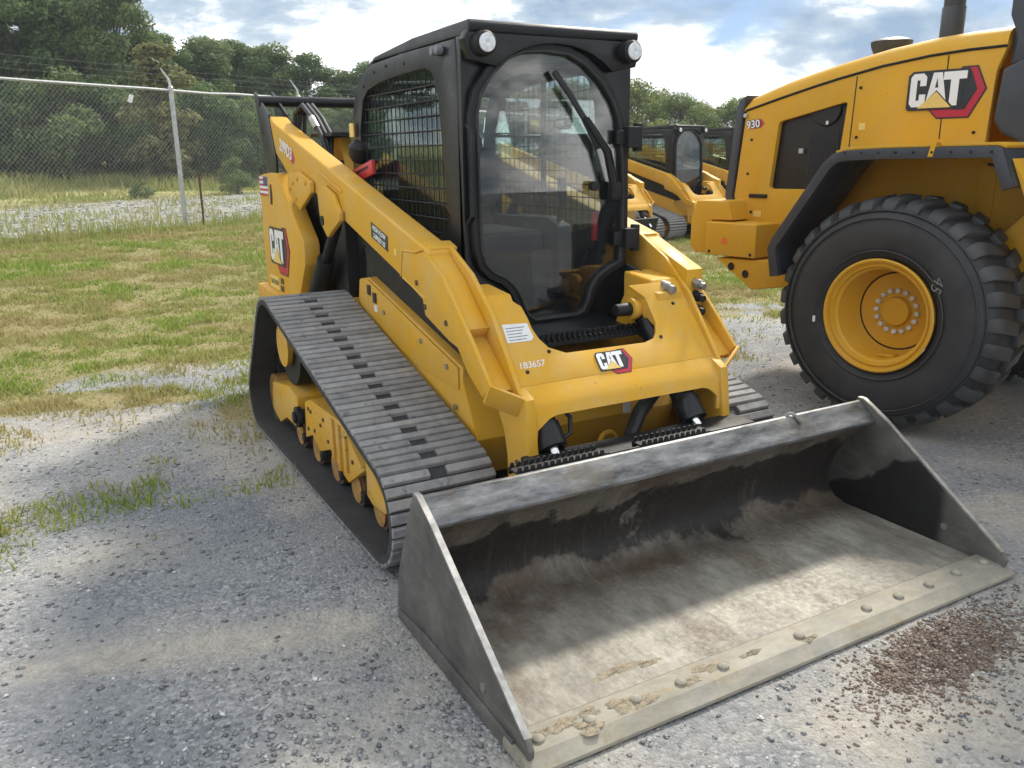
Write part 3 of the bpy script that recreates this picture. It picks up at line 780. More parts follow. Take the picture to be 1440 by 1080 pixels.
def build_arm(root, s, detail=True):
    xo, xi = s*0.60, s*0.484
    beam = [(1.285, 1.770), (1.262, 1.788), (1.16, 1.745), (-1.112, 1.178), (-1.13, 1.16), (-1.10, 0.965), (-1.07, 0.972), (-0.127, 1.22), (0.188, 1.306), (0.405, 1.354), (0.888, 1.431), (1.16, 1.564)]
    arm = MB().prism(beam, xo, xi).build('lift_arm', YEL, root, 0.012, 3)
    steep = [(-0.88, 1.155), (-1.02, 1.150), (-1.10, 1.165), (-1.267, 1.090), (-1.513, 0.875), (-1.655, 0.735), (-1.60, 0.672), (-1.479, 0.744), (-1.398, 0.825), (-1.325, 0.837), (-1.094, 0.904), (-1.074, 0.968), (-0.85, 1.04)]
    MB().prism(steep, s*0.604, s*0.588).build('outer_plate', YEL, arm, 0.003)
    inn = [(-1.06, 1.165), (-1.11, 1.185), (-1.307, 1.090), (-1.469, 0.958), (-1.697, 0.672), (-1.64, 0.60), (-1.45, 0.72), (-1.20, 0.84), (-1.05, 0.95)]
    MB().prism(inn, s*0.496, s*0.477).build('inner_plate', YEL, arm, 0.003)
    if s < 0:
        cov = [(-1.06, 1.166), (-1.12, 1.158), (-1.27, 1.062), (-1.455, 0.898), (-1.425, 0.862), (-1.25, 0.98), (-1.06, 1.0)]
    else:
        cov = [(-1.04, 1.172), (-1.12, 1.168), (-1.435, 1.048), (-1.44, 0.865), (-1.3, 0.93), (-1.06, 1.0)]
    MB().prism(cov, s*0.587, s*0.497).build('arm_cover', YEL, arm, 0.006)
    MB().prism([(-1.38, 0.90), (-1.635, 0.700), (-1.62, 0.682), (-1.36, 0.86)], s*0.587, s*0.497).build('channel_floor', YEL, arm, 0.002)
    a, b = Vector((s*0.606, -1.655, 0.742)), Vector((s*0.476, -1.712, 0.680)); dn = Vector((0, 0.052, -0.082)); th = Vector((0, -0.012, -0.008))
    vs = [a, b, b+dn, a+dn, a+th, b+th, b+dn+th, a+dn+th]
    mk('end_plate', vs, [(0,1,2,3),(7,6,5,4),(0,4,5,1),(1,5,6,2),(2,6,7,3),(3,7,4,0)], YEL, arm, 0.002)
    if not detail: return arm
    rw = random.Random(5)
    def bead(pts, r=0.0045):
        out = []
        for (p, q) in zip(pts[:-1], pts[1:]):
            p, q = Vector(p), Vector(q); m = max(2, int((q-p).length/0.008))
            out += [p.lerp(q, k/m) + Vector((0, rw.uniform(-1, 1), rw.uniform(-1, 1)))*0.0008 for k in range(m)]
        MB().tube(out + [Vector(pts[-1])], r, 5).build('weld_bead', YEL, arm)
    bead([(s*0.603, -0.84, 1.036), (s*0.603, -0.87, 1.150), (s*0.603, -1.02, 1.156), (s*0.603, -1.09, 1.172)])
    bead([(s*0.602, -1.10, 0.975), (s*0.602, -0.86, 1.034)])
    bead([(s*0.603, 0.24, 1.352), (s*0.603, 0.12, 1.400), (s*0.603, -0.03, 1.363), (s*0.603, -0.126, 1.272)])
    bead([(s*0.588, -1.46, 0.906), (s*0.497, -1.46, 0.906)], 0.004)
    bead([(s*0.605, 0.30, 1.475), (s*0.605, -0.10, 1.372)], 0.006)
    MB().box(min(s*0.601, s*0.6025), max(s*0.601, s*0.6025), -0.80, -0.77, 1.12, 1.15).build('warning_label', YELL, arm)
    ear = MB(); E = frame((s*0.52, -1.075, 1.186), (1, 0, 0), (0, -1, -0.3))
    ear.box(-0.06, 0.06, -0.03, 0.045, -0.006, 0.008, E)
    eo = ear.build('ear_plate', YEL, arm, 0.003)
    for q in (-0.03, 0.03):
        bb = MB().cyl(E @ Vector((q, 0.0, 0.008)), E @ Vector((q, 0.0, 0.016)), 0.011, n=8); bb.build('bolt', BLKM, eo)
    br = [(0.84, 1.345), (0.605, 1.246), (0.36, 1.352), (0.36, 1.41), (0.60, 1.462), (0.80, 1.45)]
    ro = MB().prism(br, s*0.63, s*0.604).build('link_bracket', YEL, arm, 0.008)
    for (y, z) in ((0.60, 1.425), (0.44, 1.405), (0.70, 1.40), (0.77, 1.365), (0.66, 1.31), (0.73, 1.28)):
        MB().cyl((s*0.63, y, z), (s*0.638, y, z), 0.014, n=8).build('bolt', YEL, ro)
    cb = [(0.235, 1.35), (0.213, 1.20), (0.105, 1.13), (-0.115, 1.228), (-0.12, 1.27), (-0.02, 1.36), (0.12, 1.395)]
    co = MB().prism(cb, s*0.632, s*0.604).build('cylinder_bracket', YEL, arm, 0.010)
    MB().cyl((s*0.632, 0.165, 1.215), (s*0.638, 0.165, 1.215), 0.026, n=14).build('pin', BLKM, co)
    for (y, z) in ((-1.10, 0.94), (-1.30, 0.905), (-1.02, 1.03)):
        MB().cyl((s*0.604, y, z), (s*0.609, y, z), 0.012, n=10).build('bolt', RUST, arm)
    c1 = MB(); c1.cyl((s*0.555, 0.165, 1.19), (s*0.555, 0.44, 0.94), 0.030, n=16); c1.cyl((s*0.555, 0.40, 0.98), (s*0.555, 0.66, 0.73), 0.052, n=20)
    c1.build('lift_cylinder', BLKM, root, 0.004)
    # black uprights at the rear end of the arm
    up = [(1.595, 1.946), (1.575, 1.955), (1.255, 1.80), (1.155, 1.56), (1.158, 1.44), (1.39, 1.44), (1.50, 1.74)]
    for q in (0.606, 0.492):
        MB().prism(up, s*q, s*(q-0.014)).build('rear_link_plate', BLK, root, 0.003)
    return arm

def build_ctl(detail=True):
    root = empty('compact_track_loader')
    for s in (-1, 1): build_track(root, s, detail)
    # lower body
    ch = [(1.60, 0.34), (1.60, 0.72), (0.0, 0.78), (-0.85, 0.77), (-1.245, 0.69), (-1.25, 0.64), (-1.37, 0.42), (-1.30, 0.24), (-1.0, 0.20), (1.2, 0.20)]
    body = MB().prism(ch, -0.515, 0.515).build('lower_body', YEL, root, 0.012)
    for s in (-1, 1):
        MB().prism([(0.02, 0.76), (-0.02, 0.92), (-0.17, 0.945), (-1.25, 0.702), (-1.25, 0.66)], s*0.513, s*0.43).build('side_rail', YEL, body, 0.010)
        MB().prism([(-0.03, 1.21), (-1.32, 0.875), (-1.45, 0.72), (-1.24, 0.69), (-0.16, 0.935), (-0.03, 0.92)], s*0.47, s*0.44).build('side_shroud', BLKM, root)
        if detail:
            pn = MB().prism([(-0.17, 0.935), (-1.22, 0.695), (-1.22, 0.60), (-0.75, 0.62), (-0.05, 0.76), (-0.05, 0.91)], s*0.516, s*0.523).build('side_panel', YEL, body, 0.003)
            for (y, z) in ((-0.20, 0.885), (-0.28, 0.855)):
                MB().box(min(s*0.523, s*0.53), max(s*0.523, s*0.53), y-0.02, y+0.02, z-0.025, z+0.025).build('warning_label', DARKL, pn)
            MB().box(min(s*0.523, s*0.526), max(s*0.523, s*0.526), -0.305, -0.265, 0.785, 0.82).build('round_label', PAPER, pn)
            for (y, z) in ((-0.85, 0.74), (-1.12, 0.68), (-1.19, 0.52), (-0.4, 0.80)):
                MB().cyl((s*0.523, y, z), (s*0.531, y, z), 0.012, n=8).build('bolt', STEEL, pn)
    # rear engine block and towers
    MB().prism([(0.30, 0.70), (0.30, 1.36), (0.45, 1.42), (1.45, 1.42), (1.60, 1.30), (1.60, 0.62)], -0.47, 0.47).build('engine_cover', BLKM, root, 0.02)
    tw = [(1.56, 1.395), (1.52, 1.43), (1.27, 1.448), (1.10, 1.446), (1.06, 1.43), (0.60, 1.075), (0.588, 1.04), (0.60, 0.93), (0.755, 0.742), (0.76, 0.58), (1.60, 0.58)]
    for s in (-1, 1):
        t = MB().prism(tw, s*0.625, s*0.53).build('rear_tower', YEL, root, 0.012)
        if detail:
            MB().prism([(1.245, 1.375), (1.275, 1.375), (1.29, 1.25), (1.25, 1.25), (1.235, 1.31)], s*0.6255, s*0.628).build('handle_slot', BLKM, t)
            emblem(t, (s*0.6262, 1.385 if s < 0 else 0.99, 0.885), (0, s, 0), (0, 0, 1), 0.36)
            fl = MB().box(min(s*0.6262, s*0.628), max(s*0.6262, s*0.628), 1.33, 1.545, 1.30, 1.42).build('flag_sticker', PAPER, t)
            for k in range(4):
                MB().box(min(s*0.628, s*0.629), max(s*0.628, s*0.629), 1.33, 1.545, 1.300+k*0.031, 1.314+k*0.031).build('stripe', REDL, fl)
            MB().box(min(s*0.6291, s*0.630), max(s*0.6291, s*0.630), 1.33, 1.43, 1.362, 1.421).build('canton', BLUEL, fl)
            cl = MB().box(min(s*0.6262, s*0.628), max(s*0.6262, s*0.628), 1.24, 1.47, 0.70, 0.785).build('caution_sticker', YELL, t)
            text_mesh('caution_print', 'CAUTION', 0.045, DARKL, cl, frame((s*0.6284, 1.355, 0.742), (0, s, 0), (0, 0, 1)), 0.001)
            for (y, z) in ((1.16, 0.77), (1.17, 0.72)):
                MB().box(min(s*0.6262, s*0.628), max(s*0.6262, s*0.628), y-0.04, y+0.03, z-0.018, z+0.018).build('warning_label', DARKL, t)
        bp = MB().prism([(0.75, 0.60), (1.66, 0.60), (1.70, 0.64), (1.66, 0.70), (0.75, 0.675)], s*0.67, s*0.50).build('bumper', YEL, root, 0.01)
        build_arm(root, s, detail)
    MB().box(-0.60, 0.60, 1.58, 1.66, 0.36, 1.2).build('rear_door', YEL, root, 0.02)
    cbm = MB(); cbm.cyl((-0.612, 1.46, 1.888), (0.612, 1.46, 1.888), 0.034, n=20)
    cbm.build('cross_tube', BLK, root)
    if detail:
        h = MB()
        for k in range(3):
            h.tube([(-0.47+0.03*k, 1.2, 1.60), (-0.46+0.03*k, 1.16, 1.80), (-0.45+0.03*k, 1.02, 1.845), (-0.44+0.03*k, 0.86, 1.76), (-0.43+0.03*k, 0.74, 1.66), (-0.42, 0.62, 1.5)], 0.014, 8)
        h.build('arm_hoses', HOSE, root)
        MB().cyl((-0.445, 0.87, 1.765), (-0.437, 0.80, 1.705), 0.02, n=10).build('hose_fitting', STEEL, root)
        label = MB().prism([(-0.495, 1.248), (-0.698, 1.197), (-0.698, 1.128), (-0.495, 1.179)], -0.6012, -0.603).build('arm_decal', DARKL, root)
        for i, (txt, dz) in enumerate((('HIGH FLOW', 0.017), ('2-SPEED XE', -0.017))):
            text_mesh('decal_print', txt, 0.030, WHITE, label, frame((-0.6034, -0.597, 1.188+dz), (0, -0.97, -0.243), (0, -0.243, 0.97)), 0.0006)
        for s in (-1, 1):
            mt = MB().prism([(0.77, 1.575), (0.735, 1.53), (0.77, 1.50), (0.83, 1.518), (0.83, 1.592)], s*0.6012, s*0.602).build('model_tag', REDL, root)
            d = (0, -0.968, -0.25) if s < 0 else (0, 0.968, 0.25)
            text_mesh('model_print', '299D3', 0.098, WHITE, mt, frame((s*0.6024, 0.915, 1.583), d, (0, -0.25, 0.968)), 0.0025)
        MB().prism([(0.26, 1.452), (-0.14, 1.525), (-0.15, 1.455), (0.09, 1.405), (0.22, 1.41)], -0.455, -0.435).build('arm_lock_brace', REDP, root, 0.006)
        MB().prism([(0.10, 1.462), (-0.09, 1.497), (-0.09, 1.483), (0.10, 1.447)], -0.4562, -0.4555).build('brace_slot', BLKM, root)
        mm = MB(); mm.lathe([(-0.05, 0.0), (-0.05, 0.04), (-0.02, 0.06), (0.03, 0.065), (0.06, 0.035), (0.06, 0.0)], 20, frame((-0.41, 0.14, 1.56), (0, -0.3, 1), (1, 0, 0)))
        mm.build('air_filter_housing', BLKM, root)
        MB().box(-0.436, -0.43, 0.16, 0.22, 1.64, 1.71).build('yellow_sticker', YELL, root)
        MB().prism([(1.06, 1.42), (1.06, 1.56), (0.92, 1.655), (0.72, 1.65), (0.62, 1.42)], -0.33, -0.26).build('engine_bracket', YEL, root, 0.01)
        MB().box(-0.40, 0.3, 0.66, 1.05, 1.42, 1.52).build('engine_top_cover', BLKM, root, 0.02)
        MB().box(-0.42, 0.35, 0.58, 1.0, 1.655, 1.675).build('engine_hood_edge', BLKM, root)

    # ---- front cross-member between the arms
    p0, p1 = Vector((0, -1.40, 1.0)), Vector((0, -1.69, 0.665)); d = (p1-p0).normalized(); nrm = Vector((0, d.z, -d.y)) * -1
    if nrm.z < 0: nrm = -nrm
    def SP(x, sdist, h=0.0): return Vector((x, 0, 0)) + p0 + d*sdist + nrm*h
    cut = [(-0.384, 0.0), (-0.338, 0.045), (-0.330, 0.10), (-0.328, 0.15), (-0.316, 0.195), (-0.290, 0.238), (-0.223, 0.272), (0.16, 0.276), (0.215, 0.262), (0.240, 0.233), (0.258, 0.192), (0.262, 0.066), (0.205, 0.0)]
    shp = [(-0.476, 0.0)] + cut + [(0.476, 0.0), (0.476, 0.385), (-0.476, 0.385)]
    n = len(shp)
    vs = [SP(x, q) for x, q in shp] + [SP(x, q, -0.014) for x, q in shp]
    cm = mk('arm_crossmember', vs, [tuple(range(n)), tuple(range(2*n-1, n-1, -1))] + [(i, (i+1) % n, n+(i+1) % n, n+i) for i in range(n)], YEL, root, 0.002)
    xs = [-0.476, -0.450, -0.449, -0.44, -0.416, -0.39, -0.36, -0.2, 0, 0.2, 0.33, 0.36, 0.39, 0.416, 0.434, 0.4345, 0.476]
    def bz(x):
        ax = abs(x)
        if ax > 0.4487 or (x > 0 and ax > 0.4343): return 0.42 if x < 0 else 0.50
        if ax > 0.35: return 0.604 - 0.05 * min(1.0, ((ax-0.35)/0.085)**2)
        return 0.604
    rows = [SP(0, 0.386).yz, Vector((-1.680, 0.680)), Vector((-1.703, 0.657)), Vector((-1.718, 0.632))]
    g = []; gi = []
    for x in xs:
        col = [Vector((x, r[0], r[1])) for r in rows] + [Vector((x, -1.726, min(0.61, bz(x)+0.004))), Vector((x, -1.728, bz(x)))]
        g.append(col); gi.append([v + Vector((0, 0.012, -0.004)) for v in col])
    vs = [v for c in g for v in c] + [v for c in gi for v in c]; R = 6; C = len(xs); off = R*C; fs = []
    for i in range(C-1):
        for j in range(R-1):
            a = i*R+j; b = (i+1)*R+j
            fs += [(a, b, b+1, a+1), (off+a, off+a+1, off+b+1, off+b)]
        fs += [(i*R+R-1, (i+1)*R+R-1, off+(i+1)*R+R-1, off+i*R+R-1), (i*R, off+i*R, off+(i+1)*R, (i+1)*R)]
    for i in (0, C-1):
        for j in range(R-1): fs.append((i*R+j, i*R+j+1, off+i*R+j+1, off+i*R+j))
    mk('crossmember_front', vs, fs, YEL, cm, ang=40)
    for s in (-1, 1):
        post = [(-1.50, 0.60), (-1.555, 0.52), (-1.58, 0.43), (-1.585, 0.30), (-1.755, 0.30), (-1.752, 0.46), (-1.722, 0.675), (-1.66, 0.705)]
        MB().prism(post, s*0.492, s*0.452).build('arm_post', YEL, root, 0.004)
        MB().prism([(-1.39, 1.012), (-1.20, 1.03), (-1.20, 0.80), (-1.42, 0.93), (-1.415, 0.98)], s*0.475, s*(0.36 if s < 0 else 0.33)).build('shoulder_block', YEL, root, 0.012, 3)
        MB().cyl((s*0.4925, -1.66, 0.42), (s*0.498, -1.66, 0.42), 0.010, n=8).build('bolt', RUST, root)
    if detail:
        for (x, q) in ((-0.296, 0.257), (0.251, 0.262), (0.391, 0.112), (-0.42, 0.33)):
            MB().cyl(SP(x, q, -0.002), SP(x, q, 0.003), 0.008, n=10).build('bolt_hole', BLKM, cm)
        emblem(cm, SP(-0.103, 0.372, 0.0008), (1, 0, 0), -d, 0.128, 0.6)
        lb = flat_poly('paper_label', [(-0.457, -0.199), (-0.350, -0.200), (-0.338, -0.186), (-0.343, -0.122), (-0.452, -0.117)], frame(p0, (1, 0, 0), -d), 0.0008, 0.0016, PAPER, cm)
        for k in range(5):
            flat_poly('label_print', [(-0.445, -0.135-0.013*k), (-0.36-0.01*(k % 3), -0.135-0.013*k), (-0.36-0.01*(k % 3), -0.139-0.013*k), (-0.445, -0.139-0.013*k)], frame(p0, (1, 0, 0), -d), 0.0017, 0.0019, GREYT, lb)
        text_mesh('painted_number', '1B3657', 0.038, PAPER, cm, frame(SP(-0.392, 0.302, 0.0012), (1, 0.0, 0.0), -d), 0.0004, 0.2)
    # right-hand bracket with pin, couplers
    bp = MB().prism([(-1.319, 0.978), (-1.278, 0.914), (-1.238, 0.807), (-1.316, 0.786), (-1.40, 0.850), (-1.46, 0.862), (-1.50, 0.84), (-1.522, 0.836), (-1.515, 0.870), (-1.435, 0.949), (-1.36, 0.985)], 0.262, 0.29).build('pin_bracket', YEL, root, 0.006)
    MB().cyl((0.262, -1.386, 0.894), (0.225, -1.386, 0.894), 0.048, n=24).build('pin_boss', YEL, bp, 0.006)
    MB().cyl((0.226, -1.386, 0.894), (0.150, -1.386, 0.894), 0.030, 0.026, n=18).build('pin', BLKM, bp, 0.005)
    if detail:
        MB().box(0.32, 0.455, -1.46, -1.24, 0.88, 0.965).build('coupler_block', YEL, root, 0.012)
        cp = MB(); cp.cyl((0.40, -1.32, 0.99), (0.395, -1.44, 0.975), 0.026, n=12); cp.cyl((0.395, -1.44, 0.975), (0.393, -1.47, 0.972), 0.020, n=12)
        cp.build('quick_coupler', STEEL, root, 0.003)
        MB().tube([(0.42, -1.02, 1.02), (0.415, -1.12, 1.03), (0.41, -1.24, 1.01), (0.40, -1.33, 0.99)], 0.017, 8).build('coupler_hose', HOSE, root)
        for z in (0.99, 0.936, 0.878):
            f = MB(); f.cyl((0.545, -1.43, z), (0.545, -1.47, z-0.008), 0.024, n=6); f.cyl((0.545, -1.47, z-0.008), (0.545, -1.495, z-0.013), 0.016, n=12)
            f.build('hydraulic_fitting', BLKM if z < 0.98 else STEEL, root, 0.002)
        # step below the door
        st = MB().prism([(-1.10, 0.835), (-1.36, 0.800), (-1.36, 0.790), (-1.10, 0.82)], -0.34, 0.28).build('door_step', BLK, root, 0.002)
        tt = MB()
        for k in range(22):
            x = -0.30 + k*0.026
            tt.prism([(x, 0.795), (x+0.004, 0.825), (x+0.014, 0.829), (x+0.018, 0.795)], -1.385, -1.37, 'y')
            tt.prism([(x+0.008, 0.795), (x+0.012, 0.815), (x+0.020, 0.815), (x+0.024, 0.795)], -1.425, -1.41, 'y')
        tt.box(-0.32, 0.28, -1.43, -1.362, 0.786, 0.798)
        tag(tt.build('step_teeth', BLKM, st), kind='stuff')
    # tilt cylinders, hoses, tow eye
    for x0, x1 in ((-0.385, -0.378), (0.30, 0.345)):
        c = MB(); c.cyl((x0, -1.40, 0.86), (x0, -1.725, 0.50), 0.050, n=22); c.cyl((x0, -1.68, 0.55), (x0, -1.745, 0.478), 0.058, n=22)
        co = c.build('tilt_cylinder', BLK, root, 0.004)
        MB().cyl((x0, -1.74, 0.485), (x1, -1.865, 0.32), 0.021, n=16).build('cylinder_rod', CHROME, co)
    if detail:
        MB().tube([(0.30, -1.50, 0.63), (0.24, -1.56, 0.57), (0.13, -1.60, 0.50), (0.075, -1.62, 0.42), (0.08, -1.65, 0.33)], 0.032, 10).build('hose_bundle', HOSE, root)
        MB().tube([(-0.30, -1.62, 0.62), (-0.27, -1.68, 0.57), (-0.28, -1.70, 0.51), (-0.33, -1.70, 0.485)], 0.010, 8).build('cylinder_hose', HOSE, root)
        MB().tube([(0.10+0.045*math.cos(a), -1.42, 0.31+0.055*math.sin(a)) for a in [2*PI*k/16 for k in range(16)]], 0.013, 8, True).build('tow_eye', YEL, root)
        MB().box(0.22, 0.255, -1.375, -1.365, 0.42, 0.47).build('body_label', PAPER, root)
    MB().prism([(-1.73, 0.47), (-1.87, 0.47), (-1.795, 0.22), (-1.79, 0.06), (-1.73, 0.06)], -0.52, 0.52).build('coupler_plate', BLKM, root, 0.008)

    # ---- cab
    so = [(0.25, 0.86), (0.25, 1.60), (0.211, 1.756), (0.151, 1.858), (0.057, 1.928), (-0.105, 1.975), (-0.5, 1.985), (-1.055, 1.985), (-1.06, 1.83), (-1.075, 1.578), (-1.09, 1.23), (-1.09, 0.86)]
    si = [(0.10, 1.15), (0.11, 1.66), (0.045, 1.815), (-0.03, 1.858), (-0.218, 1.885), (-0.471, 1.898), (-0.741, 1.902), (-0.80, 1.89), (-0.834, 1.863), (-0.879, 1.766), (-0.92, 1.45), (-0.945, 1.295), (-0.92, 1.23), (-0.823, 1.19), (-0.4, 1.10)]
    for s in (-1, 1):
        vs, fs = ring_plate(so, si, s*0.415, s*0.375, 'x')
        side = mk('cab_side', vs, fs, BLK, root, 0.004, ang=40)
        g = poly_offset(si, 0.015)
        MB().prism(g, s*0.383, s*0.379).build('side_glass', GLASS_SIDE, side, smooth=False)
        w = MB()
        def clip(fixed, vert):
            hits = []; nn = len(g)
            for i in range(nn):
                a, b = g[i], g[(i+1) % nn]; ia = 0 if vert else 1
                if (a[ia]-fixed)*(b[ia]-fixed) < 0:
                    t = (fixed-a[ia])/(b[ia]-a[ia]); hits.append(a[1-ia]+t*(b[1-ia]-a[1-ia]))
            return (min(hits), max(hits)) if len(hits) >= 2 else None
        y = -0.92
        while y < 0.10:
            h = clip(y, True)
            if h: w.cyl((s*0.396, y, h[0]), (s*0.396, y, h[1]), 0.0030, n=5)
            y += 0.052
        z = 1.15
        while z < 1.89:
            h = clip(z, False)
            if h: w.cyl((s*0.401, h[0], z), (s*0.401, h[1], z), 0.0030, n=5)
            z += 0.062
        tag(w.build('window_guard', BLKM, side), kind='stuff')
        MB().box(min(s*0.374, s*0.36), max(s*0.374, s*0.36), -0.46, -0.425, 1.10, 1.90).build('window_bar', BLKM, side, 0.003)
        if detail:
            for (y, z) in ((-0.52, 1.94), (-0.14, 1.935), (-0.30, 1.95), (0.02, 1.88)):
                MB().cyl((s*0.415, y, z), (s*0.419, y, z), 0.007, n=8).build('bolt', BLKM, side)
            for y in (-0.93, -0.885):
                MB().cyl((s*0.415, y, 1.955), (s*0.445, y, 1.955), 0.018, n=12).build('side_marker', GREYT, side, 0.003)
    fo = [(-0.415, 1.99), (-0.415, 1.05), (-0.385, 0.98), (-0.37, 0.80), (0.37, 0.80), (0.405, 0.895), (0.415, 1.054), (0.415, 1.99)]
    gl = [(-.364,1.689),(-.346,1.773),(-.295,1.847),(-.219,1.912),(-.148,1.936),(-.044,1.943),(.064,1.935),(.147,1.90),(.234,1.831),(.294,1.754),(.325,1.69),(.345,1.55),(.355,1.40),(.358,1.215),(.349,1.069),(.29,1.045),(.227,1.007),(.19,.955),(.175,.90),(.154,.857),(.117,.845),(-.095,.843),(-.134,.87),(-.177,.965),(-.205,1.005),(-.243,1.037),(-.30,1.065),(-.335,1.10),(-.351,1.152),(-.359,1.334)]
    vs, fs = ring_plate(fo, poly_offset(gl, 0.012), -1.10, -1.06, 'y', (0.0, 1.4))
    cf = mk('cab_front', vs, fs, BLK, root, 0.003, ang=40)
    vs, fs = ring_plate(poly_offset(gl, 0.036), poly_offset(gl, -0.004), -1.137, -1.101, 'y', (0.0, 1.4))
    door = mk('door_frame', vs, fs, BLKM, root, 0.007, 3, ang=40)
    MB().prism(gl, -1.121, -1.115, 'y').build('door_glass', GLASS_DOOR, door, smooth=False)
    MB().tube([(x, -1.139, z) for x, z in poly_offset(gl, 0.004)], 0.007, 6, True).build('door_seal', RUBR, door)
    # roof with overhanging visor
    rf = [(-1.165, 2.030), (-1.15, 2.046), (-0.60, 2.040), (-0.12, 2.008), (0.06, 1.945), (0.17, 1.86), (0.155, 1.85), (0.05, 1.93), (-0.12, 1.988), (-1.0, 1.992), (-1.10, 1.990), (-1.16, 2.0)]
    roof = MB().prism(rf, -0.405, 0.405).build('cab_roof', BLK, root, 0.008, 3)
    vis = [(-0.405, 2.012), (0.405, 2.012), (0.425, 1.975), (0.40, 1.90)] + [(0.365*math.cos(a), 1.70+0.275*math.sin(a)) for a in [math.radians(40+10*k) for k in range(11)]] + [(-0.40, 1.90), (-0.425, 1.975)]
    MB().prism(vis, -1.155, -1.101, 'y').build('visor', BLK, roof, 0.006)
    for s in (-1, 1):
        lm = MB(); lm.lathe([(0.0, 0.0), (0.0, 0.036), (-0.01, 0.046), (-0.055, 0.048), (-0.075, 0.03), (-0.075, 0.0)], 24, frame((s*0.352, -1.21, 1.957), (0, -1, 0), (1, 0, 0)))
        lo = lm.build('work_lamp', BLKM, root, ang=40)
        l2 = MB(); l2.lathe([(0.0, 0.0), (0.006, 0.012), (0.003, 0.033), (-0.004, 0.036), (-0.004, 0.0)], 20, frame((s*0.352, -1.212, 1.957), (0, -1, 0), (1, 0, 0)))
        l2.build('lamp_lens', LAMPW, lo)
        MB().box(s*0.352-0.02, s*0.352+0.02, -1.19, -1.10, 1.99, 2.0).build('lamp_bracket', BLKM, lo)
    MB().prism([(0.25, 0.75), (0.25, 1.12), (0.245, 1.12), (0.21, 1.12), (0.21, 0.75)], -0.41, 0.41).build('cab_back', BLK, root)
    MB().prism([(0.25, 1.12), (0.24, 1.62), (0.205, 1.75), (0.198, 1.75), (0.23, 1.62), (0.24, 1.12)], -0.37, 0.37).build('rear_glass', GLASS_SIDE, root, smooth=False)
    MB().box(-0.372, 0.372, -1.05, 0.2, 0.80, 0.84).build('cab_floor', BLKM, root)
    MB().prism([(-1.05, 1.975), (-0.10, 1.965), (0.04, 1.91), (0.03, 1.90), (-0.11, 1.945), (-1.05, 1.955)], -0.37, 0.37).build('headliner', GREYT, root)
    # seat and controls
    MB().box(-0.24, 0.24, -0.62, -0.10, 0.84, 1.06).build('seat_base', BLKM, root, 0.03)
    MB().box(-0.25, 0.25, -0.66, -0.08, 1.06, 1.18).build('seat_cushion', SEAT, root, 0.045, 3)
    MB().prism([(-0.14, 1.15), (0.02, 1.17), (0.10, 1.62), (0.06, 1.66), (-0.02, 1.64)], -0.24, 0.24).build('seat_backrest', SEAT, root, 0.04, 3)
    MB().box(-0.10, 0.10, 0.03, 0.11, 1.68, 1.84).build('headrest', SEAT, root, 0.03, 3)
    for s in (-1, 1):
        MB().prism([(-0.72, 0.86), (-0.72, 1.20), (-0.60, 1.24), (0.0, 1.22), (0.0, 0.86)], s*0.365, s*0.285).build('side_console', DGRY2, root, 0.02)
        j = MB(); j.cyl((s*0.325, -0.66, 1.22), (s*0.325, -0.69, 1.33), 0.014, n=10); j.cyl((s*0.325, -0.69, 1.33), (s*0.315, -0.70, 1.43), 0.026, 0.022, n=12)
        j.build('joystick', BLKM, root, 0.004)
    MB().prism([(-0.92, 0.84), (-0.88, 1.12), (-0.84, 1.06), (-0.82, 0.84)], 0.03, 0.15).build('foot_pedal_cover', BLKM, root, 0.02)
    if detail:
        wp = MB(); wp.tube([(0.29, -1.165, 1.39), (0.24, -1.175, 1.55), (0.13, -1.165, 1.69)], [0.017, 0.015, 0.011], 6)
        wp.tube([(0.315, -1.165, 1.40), (0.265, -1.172, 1.55), (0.15, -1.163, 1.69)], 0.005, 6)
        wo = wp.build('wiper_arm', BLKM, door)
        MB().tube([(-0.012, -1.150, 1.868), (0.06, -1.158, 1.78), (0.13, -1.156, 1.692), (0.215, -1.146, 1.565)], 0.013, 6).build('wiper_blade', RUBR, door)
        MB().box(0.275, 0.335, -1.175, -1.13, 1.34, 1.42).build('wiper_motor', BLKM, door, 0.015)
        MB().cyl((0.20, -1.13, 1.405), (0.20, -1.155, 1.405), 0.021, n=14).build('door_knob', BLKM, door)
        hnd = MB(); hnd.prism([(-0.345, 1.37), (-0.345, 1.53), (-0.325, 1.57), (-0.275, 1.575), (-0.25, 1.545), (-0.25, 1.36), (-0.285, 1.335), (-0.33, 1.345)], -1.112, -1.06, 'y')
        ho = hnd.build('door_latch', BLKM, door, 0.012, 3)
        MB().cyl((-0.265, -1.112, 1.55), (-0.265, -1.1145, 1.55), 0.007, n=10).build('latch_rivet', STEEL, ho)
        gr = MB(); gr.tube([(-0.392, -1.10, 1.66), (-0.394, -1.15, 1.63), (-0.398, -1.15, 1.30), (-0.396, -1.10, 1.27)], 0.012, 8)
        gr.build('grab_handle', BLKM, root)
        for z in (1.61, 1.17):
            hg = MB(); hg.box(0.355, 0.425, -1.18, -1.105, z-0.045, z+0.045); hg.box(0.31, 0.36, -1.155, -1.135, z-0.03, z+0.03)
            hg.cyl((0.425, -1.15, z-0.06), (0.425, -1.15, z+0.06), 0.022, n=12)
            hg.build('door_hinge', BLKM, root, 0.012, 3)
        rl = MB().box(0.30, 0.325, -1.0, -0.98, 1.15, 1.28).build('red_reflector', REDP, root, 0.004)
    return root
